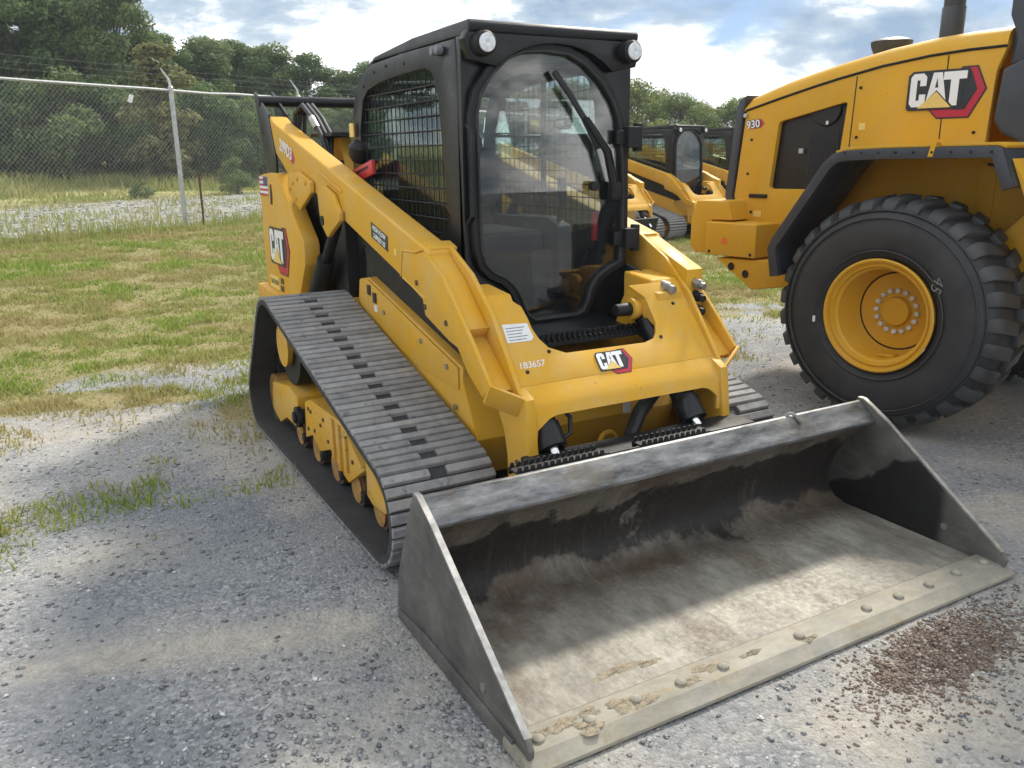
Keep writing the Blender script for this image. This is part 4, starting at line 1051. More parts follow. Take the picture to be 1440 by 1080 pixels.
# ---------------------------------------------------------------- bucket of the front loader (a part of it)
def build_bucket(root):
    inner = [(-2.052, 0.436), (-2.035, 0.424), (-1.985, 0.385), (-1.93, 0.325), (-1.885, 0.25), (-1.855, 0.18), (-1.848, 0.12), (-1.862, 0.075), (-1.895, 0.042), (-1.95, 0.026), (-2.57, 0.024)]
    outer = [(-2.57, 0.006), (-1.95, 0.008), (-1.885, 0.024), (-1.842, 0.062), (-1.826, 0.12), (-1.834, 0.186), (-1.864, 0.258), (-1.912, 0.338), (-1.955, 0.40), (-1.968, 0.44), (-1.99, 0.44)]
    # close spacing along the curve comes from the outline; many stations across keep shading clean
    b = MB().prism(inner + outer, -1.022, 1.022).build('bucket', BUCK, root, ang=30)
    lip = [(-1.962, 0.500), (-1.972, 0.512), (-1.985, 0.510), (-2.052, 0.452), (-2.062, 0.440), (-2.058, 0.427), (-2.045, 0.424), (-1.985, 0.445), (-1.966, 0.452)]
    MB().prism(lip, -1.021, 1.021).build('top_lip', BLIP, b, 0.004, 3)
    sp = [(-1.962, 0.522), (-1.992, 0.522), (-2.10, 0.462), (-2.655, 0.088), (-2.675, 0.06), (-2.672, 0.036), (-2.60, 0.003), (-1.80, 0.003), (-1.772, 0.03), (-1.80, 0.18), (-1.90, 0.40)]
    rim = [(-1.962, 0.5225), (-1.992, 0.5225), (-2.10, 0.4625), (-2.655, 0.0885), (-2.648, 0.083), (-2.098, 0.454), (-1.990, 0.514), (-1.962, 0.514)]
    for s in (-1, 1):
        p = MB().prism(sp, s*1.023, s*1.040).build('side_plate', BSIDE, b, 0.002)
        MB().prism(rim, s*1.0215, s*1.0415).build('worn_edge', STEEL, p)
        MB().prism([(-2.60, 0.001), (-1.80, 0.001), (-1.79, 0.03), (-2.02, 0.055), (-2.60, 0.05)], s*1.0405, s*1.050).build('wear_strip', BSIDE, p, 0.002)
        MB().cyl((s*1.0195, -2.42, 0.10), (s*1.0435, -2.42, 0.10), 0.014, n=14).build('rivet', STEEL, p)
    ce = [(-2.555, 0.0245), (-2.560, 0.040), (-2.655, 0.038), (-2.668, 0.030), (-2.700, 0.014), (-2.702, 0.004), (-2.555, 0.004)]
    e = MB().prism(ce, -1.052, 1.052).build('cutting_edge', BEDGE, b, 0.0015)
    MB().box(-1.02, 1.02, -2.5545, -2.549, 0.0245, 0.031).build('weld_seam', RUST, b)
    for i in range(13):
        x = -0.978 + i*0.163
        if i in (5, 7): continue
        m = MB(); m.lathe([(0.0, 0.0), (0.0, 0.019), (0.008, 0.017), (0.013, 0.010), (0.014, 0.0)], 12, frame((x, -2.618 - 0.003*math.sin(i*2.1), 0.0385), (0, 0, 1), (1, 0, 0)))
        m.build('bolt', BEDGE, e)
    # serrated steps on the top lip
    for x0, x1 in ((-0.665, -0.285), (-0.14, 0.19)):
        st = MB(); st.box(x0, x1, -1.955, -1.90, 0.505, 0.512)
        k = 0; x = x0
        while x < x1 - 0.02:
            for y in (-1.957, -1.905):
                st.prism([(x+0.003, 0.512), (x+0.008, 0.528), (x+0.018, 0.528), (x+0.023, 0.512)], y-0.003, y+0.003, 'y')
            x += 0.026
        st.box(x0, x1, -1.96, -1.954, 0.49, 0.513); st.box(x0, x1, -1.908, -1.902, 0.49, 0.513)
        st.build('serrated_step', BLKM, b)
    MB().tube([(0.575, -1.975, 0.506), (0.585, -1.978, 0.519), (0.60, -1.985, 0.521), (0.612, -1.995, 0.512), (0.616, -2.02, 0.486)], 0.007, 8).build('lifting_hook', BLIP, b)
    # mud caked flat on the floor plate and round the bolts
    rng = random.Random(3)
    spots = [(-0.60, -2.455, 0.045, 1.9), (-0.50, -2.47, 0.030, 1.6), (-0.70, -2.61, 0.045, 1.2), (-0.62, -2.63, 0.035, 1.3), (-0.89, -2.525, 0.040, 1.4), (-0.80, -2.575, 0.030, 1.5), (-0.95, -2.60, 0.030, 1.2), (-0.36, -2.59, 0.040, 1.5), (-0.46, -2.625, 0.030, 1.3), (-0.83, -2.645, 0.040, 1.2), (-0.20, -2.61, 0.022, 1.8), (0.02, -2.645, 0.020, 1.5)]
    for (x, y, r, ex) in spots:
        zb = 0.0395 if y - r < -2.556 else 0.0236
        if y + r > -2.553 and zb > 0.03: y -= (y + r + 2.560)
        nr, na = 7, 26; ph = [rng.uniform(0, 6.28) for _ in range(5)]
        vs = [(x, y, zb + 0.006)]; fs = []
        for i in range(1, nr + 1):
            q = i / nr
            for k in range(na):
                a = 2*PI*k/na
                R = r * q * (1 + 0.25*math.sin(2*a+ph[0]) + 0.18*math.sin(3*a+ph[1]) + 0.13*math.sin(5*a+ph[2]) + 0.10*math.sin(9*a+ph[3]))
                h = (0.0045 * (1 - q**2.2) + rng.uniform(-0.0020, 0.0024)) if i < nr else -0.0012
                vs.append((x + ex*R*math.cos(a), y + 0.62*R*math.sin(a), zb + max(-0.0012, h)))
        fs += [(0, 1 + k, 1 + (k+1) % na) for k in range(na)]
        for i in range(nr - 1):
            o0 = 1 + i*na; o1 = o0 + na
            fs += [(o0+k, o1+k, o1+(k+1) % na, o0+(k+1) % na) for k in range(na)]
        mk('dried_mud', vs, fs, CLOD, b, ang=60)
    return b
# ---------------------------------------------------------------- wheel loader (local x forward, y inwards from the tyre face, z up)
DGREY = plain('dark_grey_plastic', (0.040, 0.045, 0.055), 0.42, var=0.15, vs=5, dust=0.12, dustc=(0.14, 0.14, 0.14))
TYRE = plain('tyre_rubber', (0.030, 0.031, 0.034), 0.58, var=0.3, vs=7, bump=0.12, bs=70, dust=0.22, dustc=(0.10, 0.10, 0.10))
LUGM = plain('tyre_tread_rubber', (0.042, 0.044, 0.048), 0.6, var=0.35, vs=9, bump=0.25, bs=50, dust=0.5, dustc=(0.13, 0.128, 0.12), world=True)
SCREEN = plain('grille_black', (0.007, 0.008, 0.010), 0.35, var=0.2)
CHALK = plain('chalk', (0.22, 0.22, 0.22), 0.9)
NUT = plain('plated_nut', (0.62, 0.60, 0.55), 0.5, 0.0, var=0.25, vs=30)
def lug_mesh(flip):
    prof = [(0.0, 0.578), (0.014, 0.612), (0.035, 0.633), (0.075, 0.645), (0.212, 0.653), (0.212, 0.60), (0.05, 0.575)]
    vs = []; n = len(prof)
    for t, sk in ((-1, 0), (1, 0)):
        for a, r in prof:
            k = max(0.0, (a-0.03)/0.18)
            off = 0.043*t*(1-0.12*k) + 0.045*k
            y = a if not flip else 0.45-a
            vs.append((off*(r/0.67), y, r))
    fs = [tuple(range(n)), tuple(range(2*n-1, n-1, -1))] + [(i, (i+1) % n, n+(i+1) % n, n+i) for i in range(n)]
    me = bpy.data.meshes.new('tread_block'); me.from_pydata(vs, [], fs); me.materials.append(LUGM)
    finish(me, 0.012, 2); return me
LUGS = [lug_mesh(False), lug_mesh(True)]
def build_wheel(root, x, yface, inward=1):
    """wheel with its outer face at yface; inward = +1 when the axle runs to +y"""
    z = 0.656
    A = Matrix(((0, 1, 0, x), (inward, 0, 0, yface), (0, 0, 1, z), (0, 0, 0, 1)))
    prof = [(0.045, 0.306), (0.012, 0.335), (-0.010, 0.40), (-0.014, 0.47), (0.0, 0.55), (0.030, 0.598), (0.06, 0.614), (0.225, 0.622), (0.39, 0.614), (0.42, 0.598), (0.45, 0.55), (0.464, 0.47), (0.46, 0.40), (0.438, 0.335), (0.405, 0.306)]
    t = MB(); t.lathe(prof, 72, A)
    ty = t.build('tyre', TYRE, root, ang=60)
    for r, a in ((0.535, -0.006), (0.36, -0.002), (0.575, 0.008)):
        q = MB(); q.lathe([(a-0.004, r-0.005), (a-0.008, r), (a-0.003, r+0.005), (a+0.01, r)], 72, A); q.build('sidewall_ring', TYRE, ty, ang=60)
    for k in range(58):
        row = k % 2; an = 2*PI*k/58
        b = bpy.data.objects.new('tread_block', LUGS[row])
        R = Matrix.Rotation(an, 4, 'Y')
        T = Matrix.Translation((x, yface if inward > 0 else yface, z))
        b.matrix_local = T @ (Matrix.Diagonal((1, inward, 1, 1)) @ R)
        link(b, ty)
    rp = [(-0.006, 0.318), (-0.010, 0.310), (-0.006, 0.300), (0.012, 0.296), (0.016, 0.286), (0.006, 0.281), (0.008, 0.274), (0.035, 0.268), (0.045, 0.255), (0.20, 0.246), (0.235, 0.225), (0.236, 0.085), (0.205, 0.078), (0.200, 0.0), (0.27, 0.0), (0.27, 0.25), (0.06, 0.30)]
    w = MB(); w.lathe(rp, 64, A); ro = w.build('rim', YEL_CLEAN, root, ang=32)
    rr = MB(); rr.lathe([(0.2358, 0.228), (0.233, 0.218), (0.2358, 0.214)], 48, A); rr.build('rim_groove', BLKM, ro)
    for k in range(16):
        a = 2*PI*k/16
        c0 = A @ Vector((0.236, 0.118*math.cos(a), 0.118*math.sin(a))); c1 = A @ Vector((0.214, 0.118*math.cos(a), 0.118*math.sin(a)))
        m = MB(); m.cyl(c0, c1, 0.0165, 0.0150, 6); m.build('wheel_nut', NUT, ro, 0.001)
    vb = MB(); vb.box(-0.05, 0.05, 0.10 if inward > 0 else -0.16, 0.16 if inward > 0 else -0.10, -0.247, -0.228, Matrix.Translation((x+0.02, yface, z))); vb.build('valve_block', YEL_CLEAN, ro, 0.004)
    return ty

def build_loader():
    a = 0.17
    root = empty('wheel_loader', (2.035, -1.252, 0.0), math.atan2(-math.cos(a), math.sin(a)))
    ty = build_wheel(root, 0.0, 0.0, 1)
    build_wheel(root, 0.0, 2.0, -1)
    build_wheel(root, 2.75, 0.0, 1)
    build_wheel(root, 2.75, 2.0, -1)
    text_mesh('chalk_mark', '45', 0.085, CHALK, ty, frame((0.315, -0.0165, 0.87), (0.22, 0, 0.97), (-0.97, 0, 0.22)) @ Matrix.Rotation(PI, 4, 'Z'), -0.0012, 0.25)
    MB().box(-0.375, -0.36, -0.019, -0.014, 0.575, 0.61).build('paint_fleck', WHITE, ty)
    MB().cyl((0, 0.28, 0.656), (0, 1.72, 0.656), 0.13, n=20).build('rear_axle', YEL_CLEAN, root)
    MB().cyl((2.75, 0.28, 0.656), (2.75, 1.72, 0.656), 0.13, n=20).build('front_axle', YEL_CLEAN, root)
    # hood side with its grille opening
    seam = [(-1.265, 1.805), (-1.0, 1.872), (-0.76, 1.928), (-0.62, 1.958), (-0.35, 2.008), (-0.08, 2.040), (0.12, 2.052), (0.312, 2.055)]
    hs = [(-1.262, 1.07), (-1.325, 1.25)] + seam + [(0.275, 1.94), (0.265, 1.58), (0.265, 1.515), (-0.36, 1.50), (-0.74, 1.03)]
    wi = [(-1.012, 1.715), (-0.995, 1.730), (-0.56, 1.824), (-0.548, 1.815), (-0.565, 1.60), (-0.585, 1.33), (-0.60, 1.31), (-1.035, 1.305), (-1.052, 1.322)]
    for y0, y1, y2 in ((0.450, 0.49, 0.545), (1.55, 1.51, 1.455)):
        vs, fs = ring_plate(hs, wi, y0, y1, 'y')
        h = mk('hood_side', vs, fs, YEL_CLEAN, root, 0.006, 3, ang=40)
        MB().prism(poly_offset(wi, 0.02), y1, y2, 'y').build('grille_screen', SCREEN, h)
        sg = 1 if y0 < 1 else -1
        w = MB()
        for k in range(26):
            x = -0.80 + 0.012*k
            if x < -0.60: w.cyl((x, y1-0.004*sg, 1.33), (x, y1-0.004*sg, 1.66), 0.0016, n=4)
        for k in range(27): w.cyl((-0.80, y1-0.006*sg, 1.33+0.0125*k), (-0.605, y1-0.006*sg, 1.33+0.0125*k), 0.0016, n=4)
        tag(w.build('grille_wires', DGREY, h), kind='stuff')
        l = MB(); l.lathe([(0, 0), (0, 0.10), (0.006, 0.095), (0.008, 0.0)], 24, frame((-0.70, y1-0.010*sg, 1.79), (0, -sg, 0), (1, 0, 0)))
        l.build('round_cover', SCREEN, h); MB().box(-0.69, -0.675, y1-0.022*sg, y1-0.018*sg, 1.70, 1.722).build('small_label', PAPER, h)
        MB().box(-0.865, -0.835, y1-0.022*sg, y1-0.004*sg, 1.53, 1.56).build('latch', ZINC, h)
        sm_ = MB(); sm_.tube([(x, y0-0.001*sg, z+0.002) for x, z in seam], 0.0085, 6); sm_.build('hood_seam', BLKM, h)
    # crowned hood top
    secs = [(0.0, 0.0), (0.004, 0.030), (0.018, 0.062), (0.045, 0.086), (0.10, 0.102), (0.25, 0.115), (0.55, 0.122)]
    sec = [(0.444+o, h) for o, h in secs] + [(1.556-o, h) for o, h in secs[::-1][1:]]
    st = [(-1.285, 1.800, 0.35), (-1.24, 1.815, 0.80)] + [(x, z, 1.0) for x, z in seam[1:]]
    vs = []; fs = []; m = len(sec)
    for x, z, k in st: vs += [(x + (0.05 if False else 0.0), y, z+h*k) for y, h in sec]
    for i in range(len(st)-1): fs += [(i*m+j, i*m+j+1, (i+1)*m+j+1, (i+1)*m+j) for j in range(m-1)]
    fs += [tuple(range(m-1, -1, -1)), tuple(range((len(st)-1)*m, len(st)*m))]
    fs += [(i*m, (i+1)*m, (i+1)*m+m-1, i*m+m-1) for i in range(len(st)-1)]
    mk('hood_top', vs, fs, YEL_CLEAN, root, ang=50)
    gr = [(-1.262, 1.905), (-1.315, 1.875), (-1.335, 1.83), (-1.395, 1.25), (-1.318, 1.055), (-1.265, 1.055), (-1.334, 1.25), (-1.278, 1.80)]
    MB().prism(gr, 0.436, 1.564, 'y').build('rear_grille_frame', DGREY, root, 0.01)
    MB().prism([(-1.30, 1.07), (-1.36, 1.25), (-1.30, 1.82), (-1.2, 1.85), (-1.2, 1.07)], 0.5, 1.5, 'y').build('rear_grille', BLKM, root)
    MB().cyl((-1.262, 0.446, 1.775), (-1.262, 0.43, 1.775), 0.014, n=10).build('hood_latch', ZINC, root)
    emblem(root, (-0.178, 0.4485, 1.768), (1, 0, 0), (0, 0.0, 1), 0.315, 1.5)
    tg = MB().prism([(-1.145, 1.695), (-1.12, 1.722), (-1.145, 1.750), (-1.20, 1.744), (-1.20, 1.688)], 0.4492, 0.4478, 'y').build('model_tag', REDL, root)
    text_mesh('model_outline', '930', 0.070, DARKL, tg, frame((-1.205, 0.4474, 1.716), (1, 0, 0.10), (0, 0, 1)), 0.006)
    text_mesh('model_print', '930', 0.070, WHITE, tg, frame((-1.205, 0.4458, 1.716), (1, 0, 0.10), (0, 0, 1)), 0.0016)
    # seams, bolts and stickers on the flank
    for x0, z0, x1, z1 in ((-0.52, 1.30, -0.50, 1.965), (0.02, 1.60, 0.02, 2.035)):
        MB().tube([(x0, 0.4492, z0), (x1, 0.4492, z1)], 0.0032, 5).build('panel_seam', BLKM, root)
    for x, z in ((-1.21, 1.62), (-1.225, 1.40), (-1.18, 1.15), (-0.47, 1.62), (-0.47, 1.90), (0.20, 1.63)):
        MB().cyl((x, 0.450, z), (x, 0.444, z), 0.009, n=8).build('bolt', BLKM, root)
    MB().box(-1.16, -1.10, 0.4475, 0.4494, 1.12, 1.16).build('warning_label', YELL, root)
    MB().box(-0.46, -0.42, 0.4475, 0.4494, 1.66, 1.70).build('warning_label', YELL, root)
    MB().box(-1.20, -1.06, 0.437, 0.4494, 1.245, 1.270).build('door_handle', BLKM, root, 0.005)
    for k in range(9):
        x = -0.27 + 0.095*k
        MB().cyl((x, -0.011, 1.530), (x, -0.0155, 1.530), 0.007, n=8).build('fender_bolt', BLKM, root)
    # counterweight
    cw = MB().box(-1.36, -0.955, 0.20, 1.80, 0.872, 1.090).build('counterweight', YEL_CLEAN, root, 0.012, 3)
    MB().prism([(-1.545, 1.10), (-1.50, 1.225), (-1.24, 1.228), (-1.20, 1.10), (-1.366, 1.096), (-1.366, 0.868), (-1.50, 0.868), (-1.545, 0.92)], 0.27, 1.73, 'y').build('rear_weight', YEL_CLEAN, root, 0.012, 3)
    lw = MB().prism([(-1.28, 0.852), (-0.955, 0.862), (-0.70, 0.872), (-0.70, 0.715), (-0.985, 0.665), (-1.02, 0.69)], 0.22, 1.78, 'y').build('lower_weight', YEL_CLEAN, root, 0.012, 3)
    for x, z in ((-1.145, 0.805), (-1.03, 0.765)):
        MB().cyl((x, 0.2195, z), (x, 0.2175, z), 0.027, n=18).build('lifting_hole', BLKM, lw)
        o = MB(); o.lathe([(0, 0.027), (0.004, 0.027), (0.004, 0.033), (0, 0.033)], 20, frame((x, 0.2195, z), (0, -1, 0), (1, 0, 0))); o.build('hole_rim', YEL_CLEAN, lw)
    for x in (-1.32, -0.99): MB().cyl((x, 0.20, 0.895), (x, 0.196, 0.895), 0.010, n=10).build('plug', BLKM, cw)
    MB().prism([(-1.225, 0.955), (-1.20, 0.945), (-1.175, 0.955), (-1.172, 0.98), (-1.195, 0.998), (-1.22, 0.985)], 0.1995, 0.1985, 'y').build('orange_sticker', ORNG, cw)
    # frame below the hood
    MB().prism([(-0.95, 0.70), (-0.95, 0.95), (0.26, 0.95), (0.6, 1.35), (1.3, 1.35), (1.3, 0.55), (0.4, 0.50)], 0.52, 1.48, 'y').build('chassis', YEL_CLEAN, root, 0.02)
    MB().box(-0.76, 0.62, 0.70, 0.74, 0.80, 1.57).build('wheel_well_wall', YEL_CLEAN, root, 0.004)
    MB().tube([(0.20, 0.69, 1.46), (0.27, 0.68, 1.452), (0.33, 0.68, 1.42), (0.38, 0.68, 1.34)], 0.008, 6).build('drain_hose', HOSE, root)
    MB().box(0.155, 0.25, 0.690, 0.6985, 1.10, 1.47).build('inner_panel', YEL_CLEAN, root, 0.001)
    # fender
    path = [(-0.690, 0.805), (-0.722, 0.975), (-0.70, 1.03), (-0.40, 1.475), (-0.345, 1.525), (-0.28, 1.543), (-0.06, 1.552), (0.50, 1.558), (0.535, 1.545), (0.612, 1.37)]
    def strip(w, t0, y0, y1, name, mat, bev, pts):
        inn = poly_path(pts, t0); 
        return MB().prism(pts + inn[::-1], y0, y1, 'y').build(name, mat, root, bev)
    def poly_path(pts, t):
        out = []
        for i, p in enumerate(pts):
            a, b = Vector(pts[max(i-1, 0)]), Vector(pts[min(i+1, len(pts)-1)]); d = (b-a).normalized(); nn = Vector((d.y, -d.x))
            out.append((p[0]+nn.x*t, p[1]+nn.y*t))
        return out
    strip(0, 0.030, 0.03, 0.46, 'fender', DGREY, 0.004, path)
    strip(0, 0.055, -0.012, 0.03, 'fender_flare', DGREY, 0.012, path)
    top = [p for p in path if -0.5 < p[0] < 0.56][1:]
    strip(0, -0.016, 0.03, 0.455, 'fender_top', YEL_CLEAN, 0.003, poly_path(top, -0.002))
    MB().prism([(0.185, 1.508), (0.20, 1.5785), (0.225, 1.5785), (0.21, 1.508)], -0.0145, 0.032, 'y').build('fender_clip', YEL_CLEAN, root)
    MB().prism([(0.56, 1.50), (0.66, 1.27), (1.4, 1.27), (1.4, 1.34), (0.66, 1.36)], 0.05, 0.5, 'y').build('side_step', YEL_CLEAN, root, 0.006)
    # exhaust, pre-cleaner
    e = MB(); e.cyl((-0.235, 1.0, 2.14), (-0.235, 1.0, 2.36), 0.066, n=24); e.cyl((-0.235, 1.0, 2.33), (-0.235, 1.0, 2.75), 0.060, n=24)
    e.build('exhaust_stack', DGREY, root, 0.004)
    p = MB(); p.lathe([(0, 0), (0, 0.095), (0.055, 0.12), (0.085, 0.125), (0.10, 0.10), (0.11, 0.0)], 28, frame((-0.60, 1.0, 2.12), (0, 0, 1), (1, 0, 0)))
    p.build('air_pre_cleaner', DGREY, root)
    # cab
    MB().prism([(0.315, 1.945), (0.300, 1.69), (0.345, 1.62), (0.42, 1.585), (0.66, 1.40), (1.45, 1.40), (1.50, 1.97), (0.44, 1.995)], 0.415, 1.585, 'y').build('cab_base', DGREY, root, 0.025, 3)
    fr = [(0.35, 1.97), (0.36, 2.09), (0.31, 2.20), (0.305, 3.0), (1.40, 3.0), (1.52, 1.97)]
    op = [(0.50, 2.08), (0.44, 2.22), (0.44, 2.88), (1.30, 2.88), (1.40, 2.08)]
    for y0, y1 in ((0.44, 0.50), (1.56, 1.50)):
        vs, fs = ring_plate(fr, op, y0, y1, 'y'); q = mk('cab_side', vs, fs, DGREY, root, 0.008, ang=40)
        MB().prism(poly_offset(op, 0.02), (y0*2+y1)/3, (y0*2+y1)/3+0.005, 'y').build('cab_window', GLASS_SIDE, q, smooth=False)
    MB().box(0.25, 1.45, 0.40, 1.60, 3.0, 3.12).build('cab_roof', DGREY, root, 0.03, 3)
    MB().box(0.32, 0.36, 0.5, 1.5, 1.97, 2.25).build('cab_back', DGREY, root)
    # front frame, lift arms and bucket lie outside the picture but belong to the machine
    MB().prism([(1.3, 0.55), (1.3, 1.2), (2.2, 1.9), (2.6, 1.9), (3.0, 1.0), (3.0, 0.55)], 0.7, 1.3, 'y').build('front_frame', YEL_CLEAN, root, 0.02)
    for y in (0.55, 1.35):
        MB().prism([(2.25, 1.85), (2.45, 1.95), (3.5, 0.75), (3.6, 0.35), (3.42, 0.30), (3.3, 0.68)], y, y+0.1, 'y').build('lift_arm', YEL_CLEAN, root, 0.01)
    MB().prism([(3.45, 0.9), (3.42, 0.15), (3.55, 0.02), (4.4, 0.02), (4.4, 0.05), (3.6, 0.06), (3.5, 0.2), (3.5, 0.9)], -0.15, 2.15, 'y').build('bucket', BSIDE, root, 0.005)
    tag(root, 'big yellow wheel loader with black fender, large ribbed tyre and long sloping hood', 'wheel loader')
    return root
# ---------------------------------------------------------------- the machines
ctl = build_ctl(True)
build_bucket(ctl)
tag(ctl, 'yellow tracked loader with wide steel bucket lowered on the gravel and black cab', 'track loader')
wheel_loader = build_loader()
far = build_ctl(False)
G = 'tracked loaders parked in the row behind'
def place(o, x, y, rz):
    o.location = (x, y, H(x, y)); o.rotation_euler = (0, 0, rz)
    return o
place(far, 8.75, 9.4, math.radians(8))
tag(far, 'small yellow tracked loader whose black cab and windscreen show beside the wheel loader counterweight', 'track loader', G)
f2 = place(copy_tree(far), 6.6, 9.0, math.radians(8))
tag(f2, 'parked tracked loader mostly hidden behind the cab of the bucket loader', 'track loader', G)
f3 = place(copy_tree(far), 11.0, 10.2, math.radians(8))
tag(f3, 'parked tracked loader partly hidden behind the rear of the wheel loader hood', 'track loader', G)
# ---------------------------------------------------------------- fence
def FY(x): return 13.9 - FN*x

fd = Vector((1, -FN, 0)).normalized()
def build_fence():
    x0, x1, hgt = -22.0, 15.5, 2.70
    root = empty('chain_link_fence', (0.71, FY(0.71), H(0.71, FY(0.71))))
    inv = Matrix.Translation(root.location).inverted()
    def P(x, z): return inv @ Vector((x, FY(x), H(x, FY(x)) + z))
    out = Vector((-0.42, 0.91, 0))
    posts = []; x = 0.715
    while x < x1: posts.append(x); x += 3.02
    x = -3.2
    while x > x0: posts.append(x); x -= 3.3
    for x in sorted(posts):
        m = MB(); m.cyl(P(x, -0.1), P(x, hgt+0.05), 0.045, n=12); m.cyl(P(x, hgt+0.05), P(x, hgt+0.08), 0.052, 0.03, 12)
        m.tube([P(x, hgt+0.04), P(x, hgt+0.20) + 0.03*out, P(x, hgt+0.42) + 0.14*out - 0.10*fd], [0.030, 0.024, 0.008], 8)
        m.build('post', ZINC, root)
    xs = np.linspace(x0, x1, 60)
    MB().tube([P(x, hgt) for x in xs], 0.026, 8).build('top_rail', ZINC, root)
    for k, (dz, do) in enumerate(((0.17, 0.02), (0.29, 0.08), (0.40, 0.13))):
        w = MB(); w.tube([P(x, hgt+dz) + do*out for x in xs], 0.0013, 4)
        for q in np.arange(x0, x1, 0.18):
            c = P(q, hgt+dz) + do*out; w.cyl(c + Vector((0, -0.02, -0.02)), c + Vector((0, 0.02, 0.02)), 0.0011, n=3)
        w.build('barbed_wire', ZINC, root)
    # diagonal wires
    pit = 0.078; V = []; F = []
    def wire(a, b):
        n = len(V); d = (b-a).normalized(); s1 = d.cross(Vector((0.29, 0.957, 0))).normalized()*0.0018; s2 = Vector((0.29, 0.957, 0))*0.0018
        for p in (a, b): V.extend([p+s1, p-0.5*s1+0.87*s2, p-0.5*s1-0.87*s2])
        F.extend([(n, n+1, n+4, n+3), (n+1, n+2, n+5, n+4), (n+2, n, n+3, n+5)])
    x = -14.0
    while x < 15:
        for sgn in (1, -1):
            # split in two pieces so that wires follow the ground
            a, b = P(x, 0.03), P(x + sgn*hgt*0.42, hgt*0.5); c = P(x + sgn*hgt*0.84, hgt)
            wire(a, b); wire(b, c)
        x += pit
    me = np.array([tuple(v) for v in V]); o = soup('wire_mesh', me, np.array(F), ZINC, root)
    tag(o, kind='stuff')
    p = P(-0.05, hgt-0.16)
    t = MB(); t.box(-0.06, 0.02, -0.005, 0.005, -0.13, 0.02, Matrix.Translation(p + Vector((0, -0.03, 0))) @ Matrix.Rotation(0.35, 4, 'Y')); t.build('white_tag', WHITE, root)
    tag(root, 'galvanised chain link fence with barbed wire along the grass', 'fence')
    return root
fence = build_fence()
sx, sy = 1.06, FY(1.06) - 0.25
stk = MB(); stk.box(-0.012, 0.012, -0.018, 0.018, -0.2, 1.12); stk.box(-0.022, 0.022, -0.022, -0.018, -0.2, 1.12)
so_ = stk.build('steel_stake', RUST); so_.location = (sx, sy, H(sx, sy))
tag(so_, 'thin rusty steel stake standing at the fence', 'stake')

# ---------------------------------------------------------------- trees
def leaf_mat(name, pts, trans=0.45):
    return island_mat(name, pts, 0.6, None, 0.3, trans)
LEAF_D = leaf_mat('dark_leaves', [(0.0, (0.072, 0.126, 0.043)), (0.5, (0.120, 0.192, 0.062)), (1.0, (0.204, 0.276, 0.090))])
LEAF_M = leaf_mat('mid_leaves', [(0.0, (0.090, 0.132, 0.046)), (0.5, (0.144, 0.198, 0.066)), (1.0, (0.228, 0.276, 0.102))])
LEAF_L = leaf_mat('light_leaves', [(0.0, (0.108, 0.155, 0.041)), (0.5, (0.189, 0.243, 0.068)), (1.0, (0.297, 0.338, 0.115))])
LEAF_O = leaf_mat('olive_leaves', [(0.0, (0.14, 0.15, 0.055)), (0.5, (0.22, 0.225, 0.085)), (1.0, (0.30, 0.29, 0.12))])
BARK = plain('bark', (0.085, 0.068, 0.052), 0.9, var=0.4, vs=12, bump=0.5, bs=25)
def crown_mesh(name, seed, clumps, n, leaf, low, spread, mat):
    """leaf clumps around branch ends of a unit-height tree"""
    r = np.random.default_rng(seed); C = []
    for k in range(clumps):
        z = low + (0.97-low)*r.random()**0.85
        env = spread*(math.sin(PI*min(1, max(0.02, (z-low+0.10)/(1.12-low))))**0.75)
        a = r.random()*2*PI; q = env*math.sqrt(r.random())
        C.append((q*math.cos(a), q*math.sin(a), z, spread*r.uniform(0.20, 0.42)))
    C = np.array(C); w = C[:, 3]**2; w /= w.sum()
    idx = r.choice(len(C), n, p=w)
    d = r.standard_normal((n, 3)); d /= np.linalg.norm(d, axis=1)[:, None]
    rad = C[idx, 3]*(0.55+0.55*r.random(n))
    p = C[idx, :3] + d*rad[:, None]*np.array([1, 1, 0.72])
    nrm = d*0.8 + r.standard_normal((n, 3))*0.7 + np.array([0, 0, 0.5]); nrm /= np.linalg.norm(nrm, axis=1)[:, None]
    t = np.cross(nrm, r.standard_normal((n, 3))); t /= np.linalg.norm(t, axis=1)[:, None]; b = np.cross(nrm, t)
    sz = leaf*(0.6+0.9*r.random(n))[:, None]
    v = np.stack([p - t*sz, p - b*sz*0.55 + nrm*sz*0.12, p + t*sz, p + b*sz*0.55 + nrm*sz*0.12], 1).reshape(-1, 3)
    f = np.arange(4*n).reshape(n, 4)
    o = soup(name, v, f, mat); me = o.data; bpy.data.objects.remove(o)
    return me, C
def trunk_mesh(seed, C, low):
    r = random.Random(seed); m = MB()
    m.tube([(0, 0, -0.03), (0.008, 0.004, 0.15), (-0.006, 0.01, 0.35), (0.01, -0.004, 0.6), (0.0, 0.0, 0.86)], [0.024, 0.018, 0.014, 0.009, 0.003], 7)
    for k in sorted(range(len(C)), key=lambda k: -C[k][3])[:14]:
        c = C[k]; z0 = max(low*0.6, c[2]-0.22)
        m.tube([(0, 0, z0), (c[0]*0.5, c[1]*0.5, z0*0.5+c[2]*0.5-0.02), (c[0], c[1], c[2])], [0.008, 0.005, 0.002], 5)
    me = bpy.data.meshes.new('trunk'); me.from_pydata(m.v, [], m.f); me.materials.append(BARK); finish(me); return me
TREES = {}
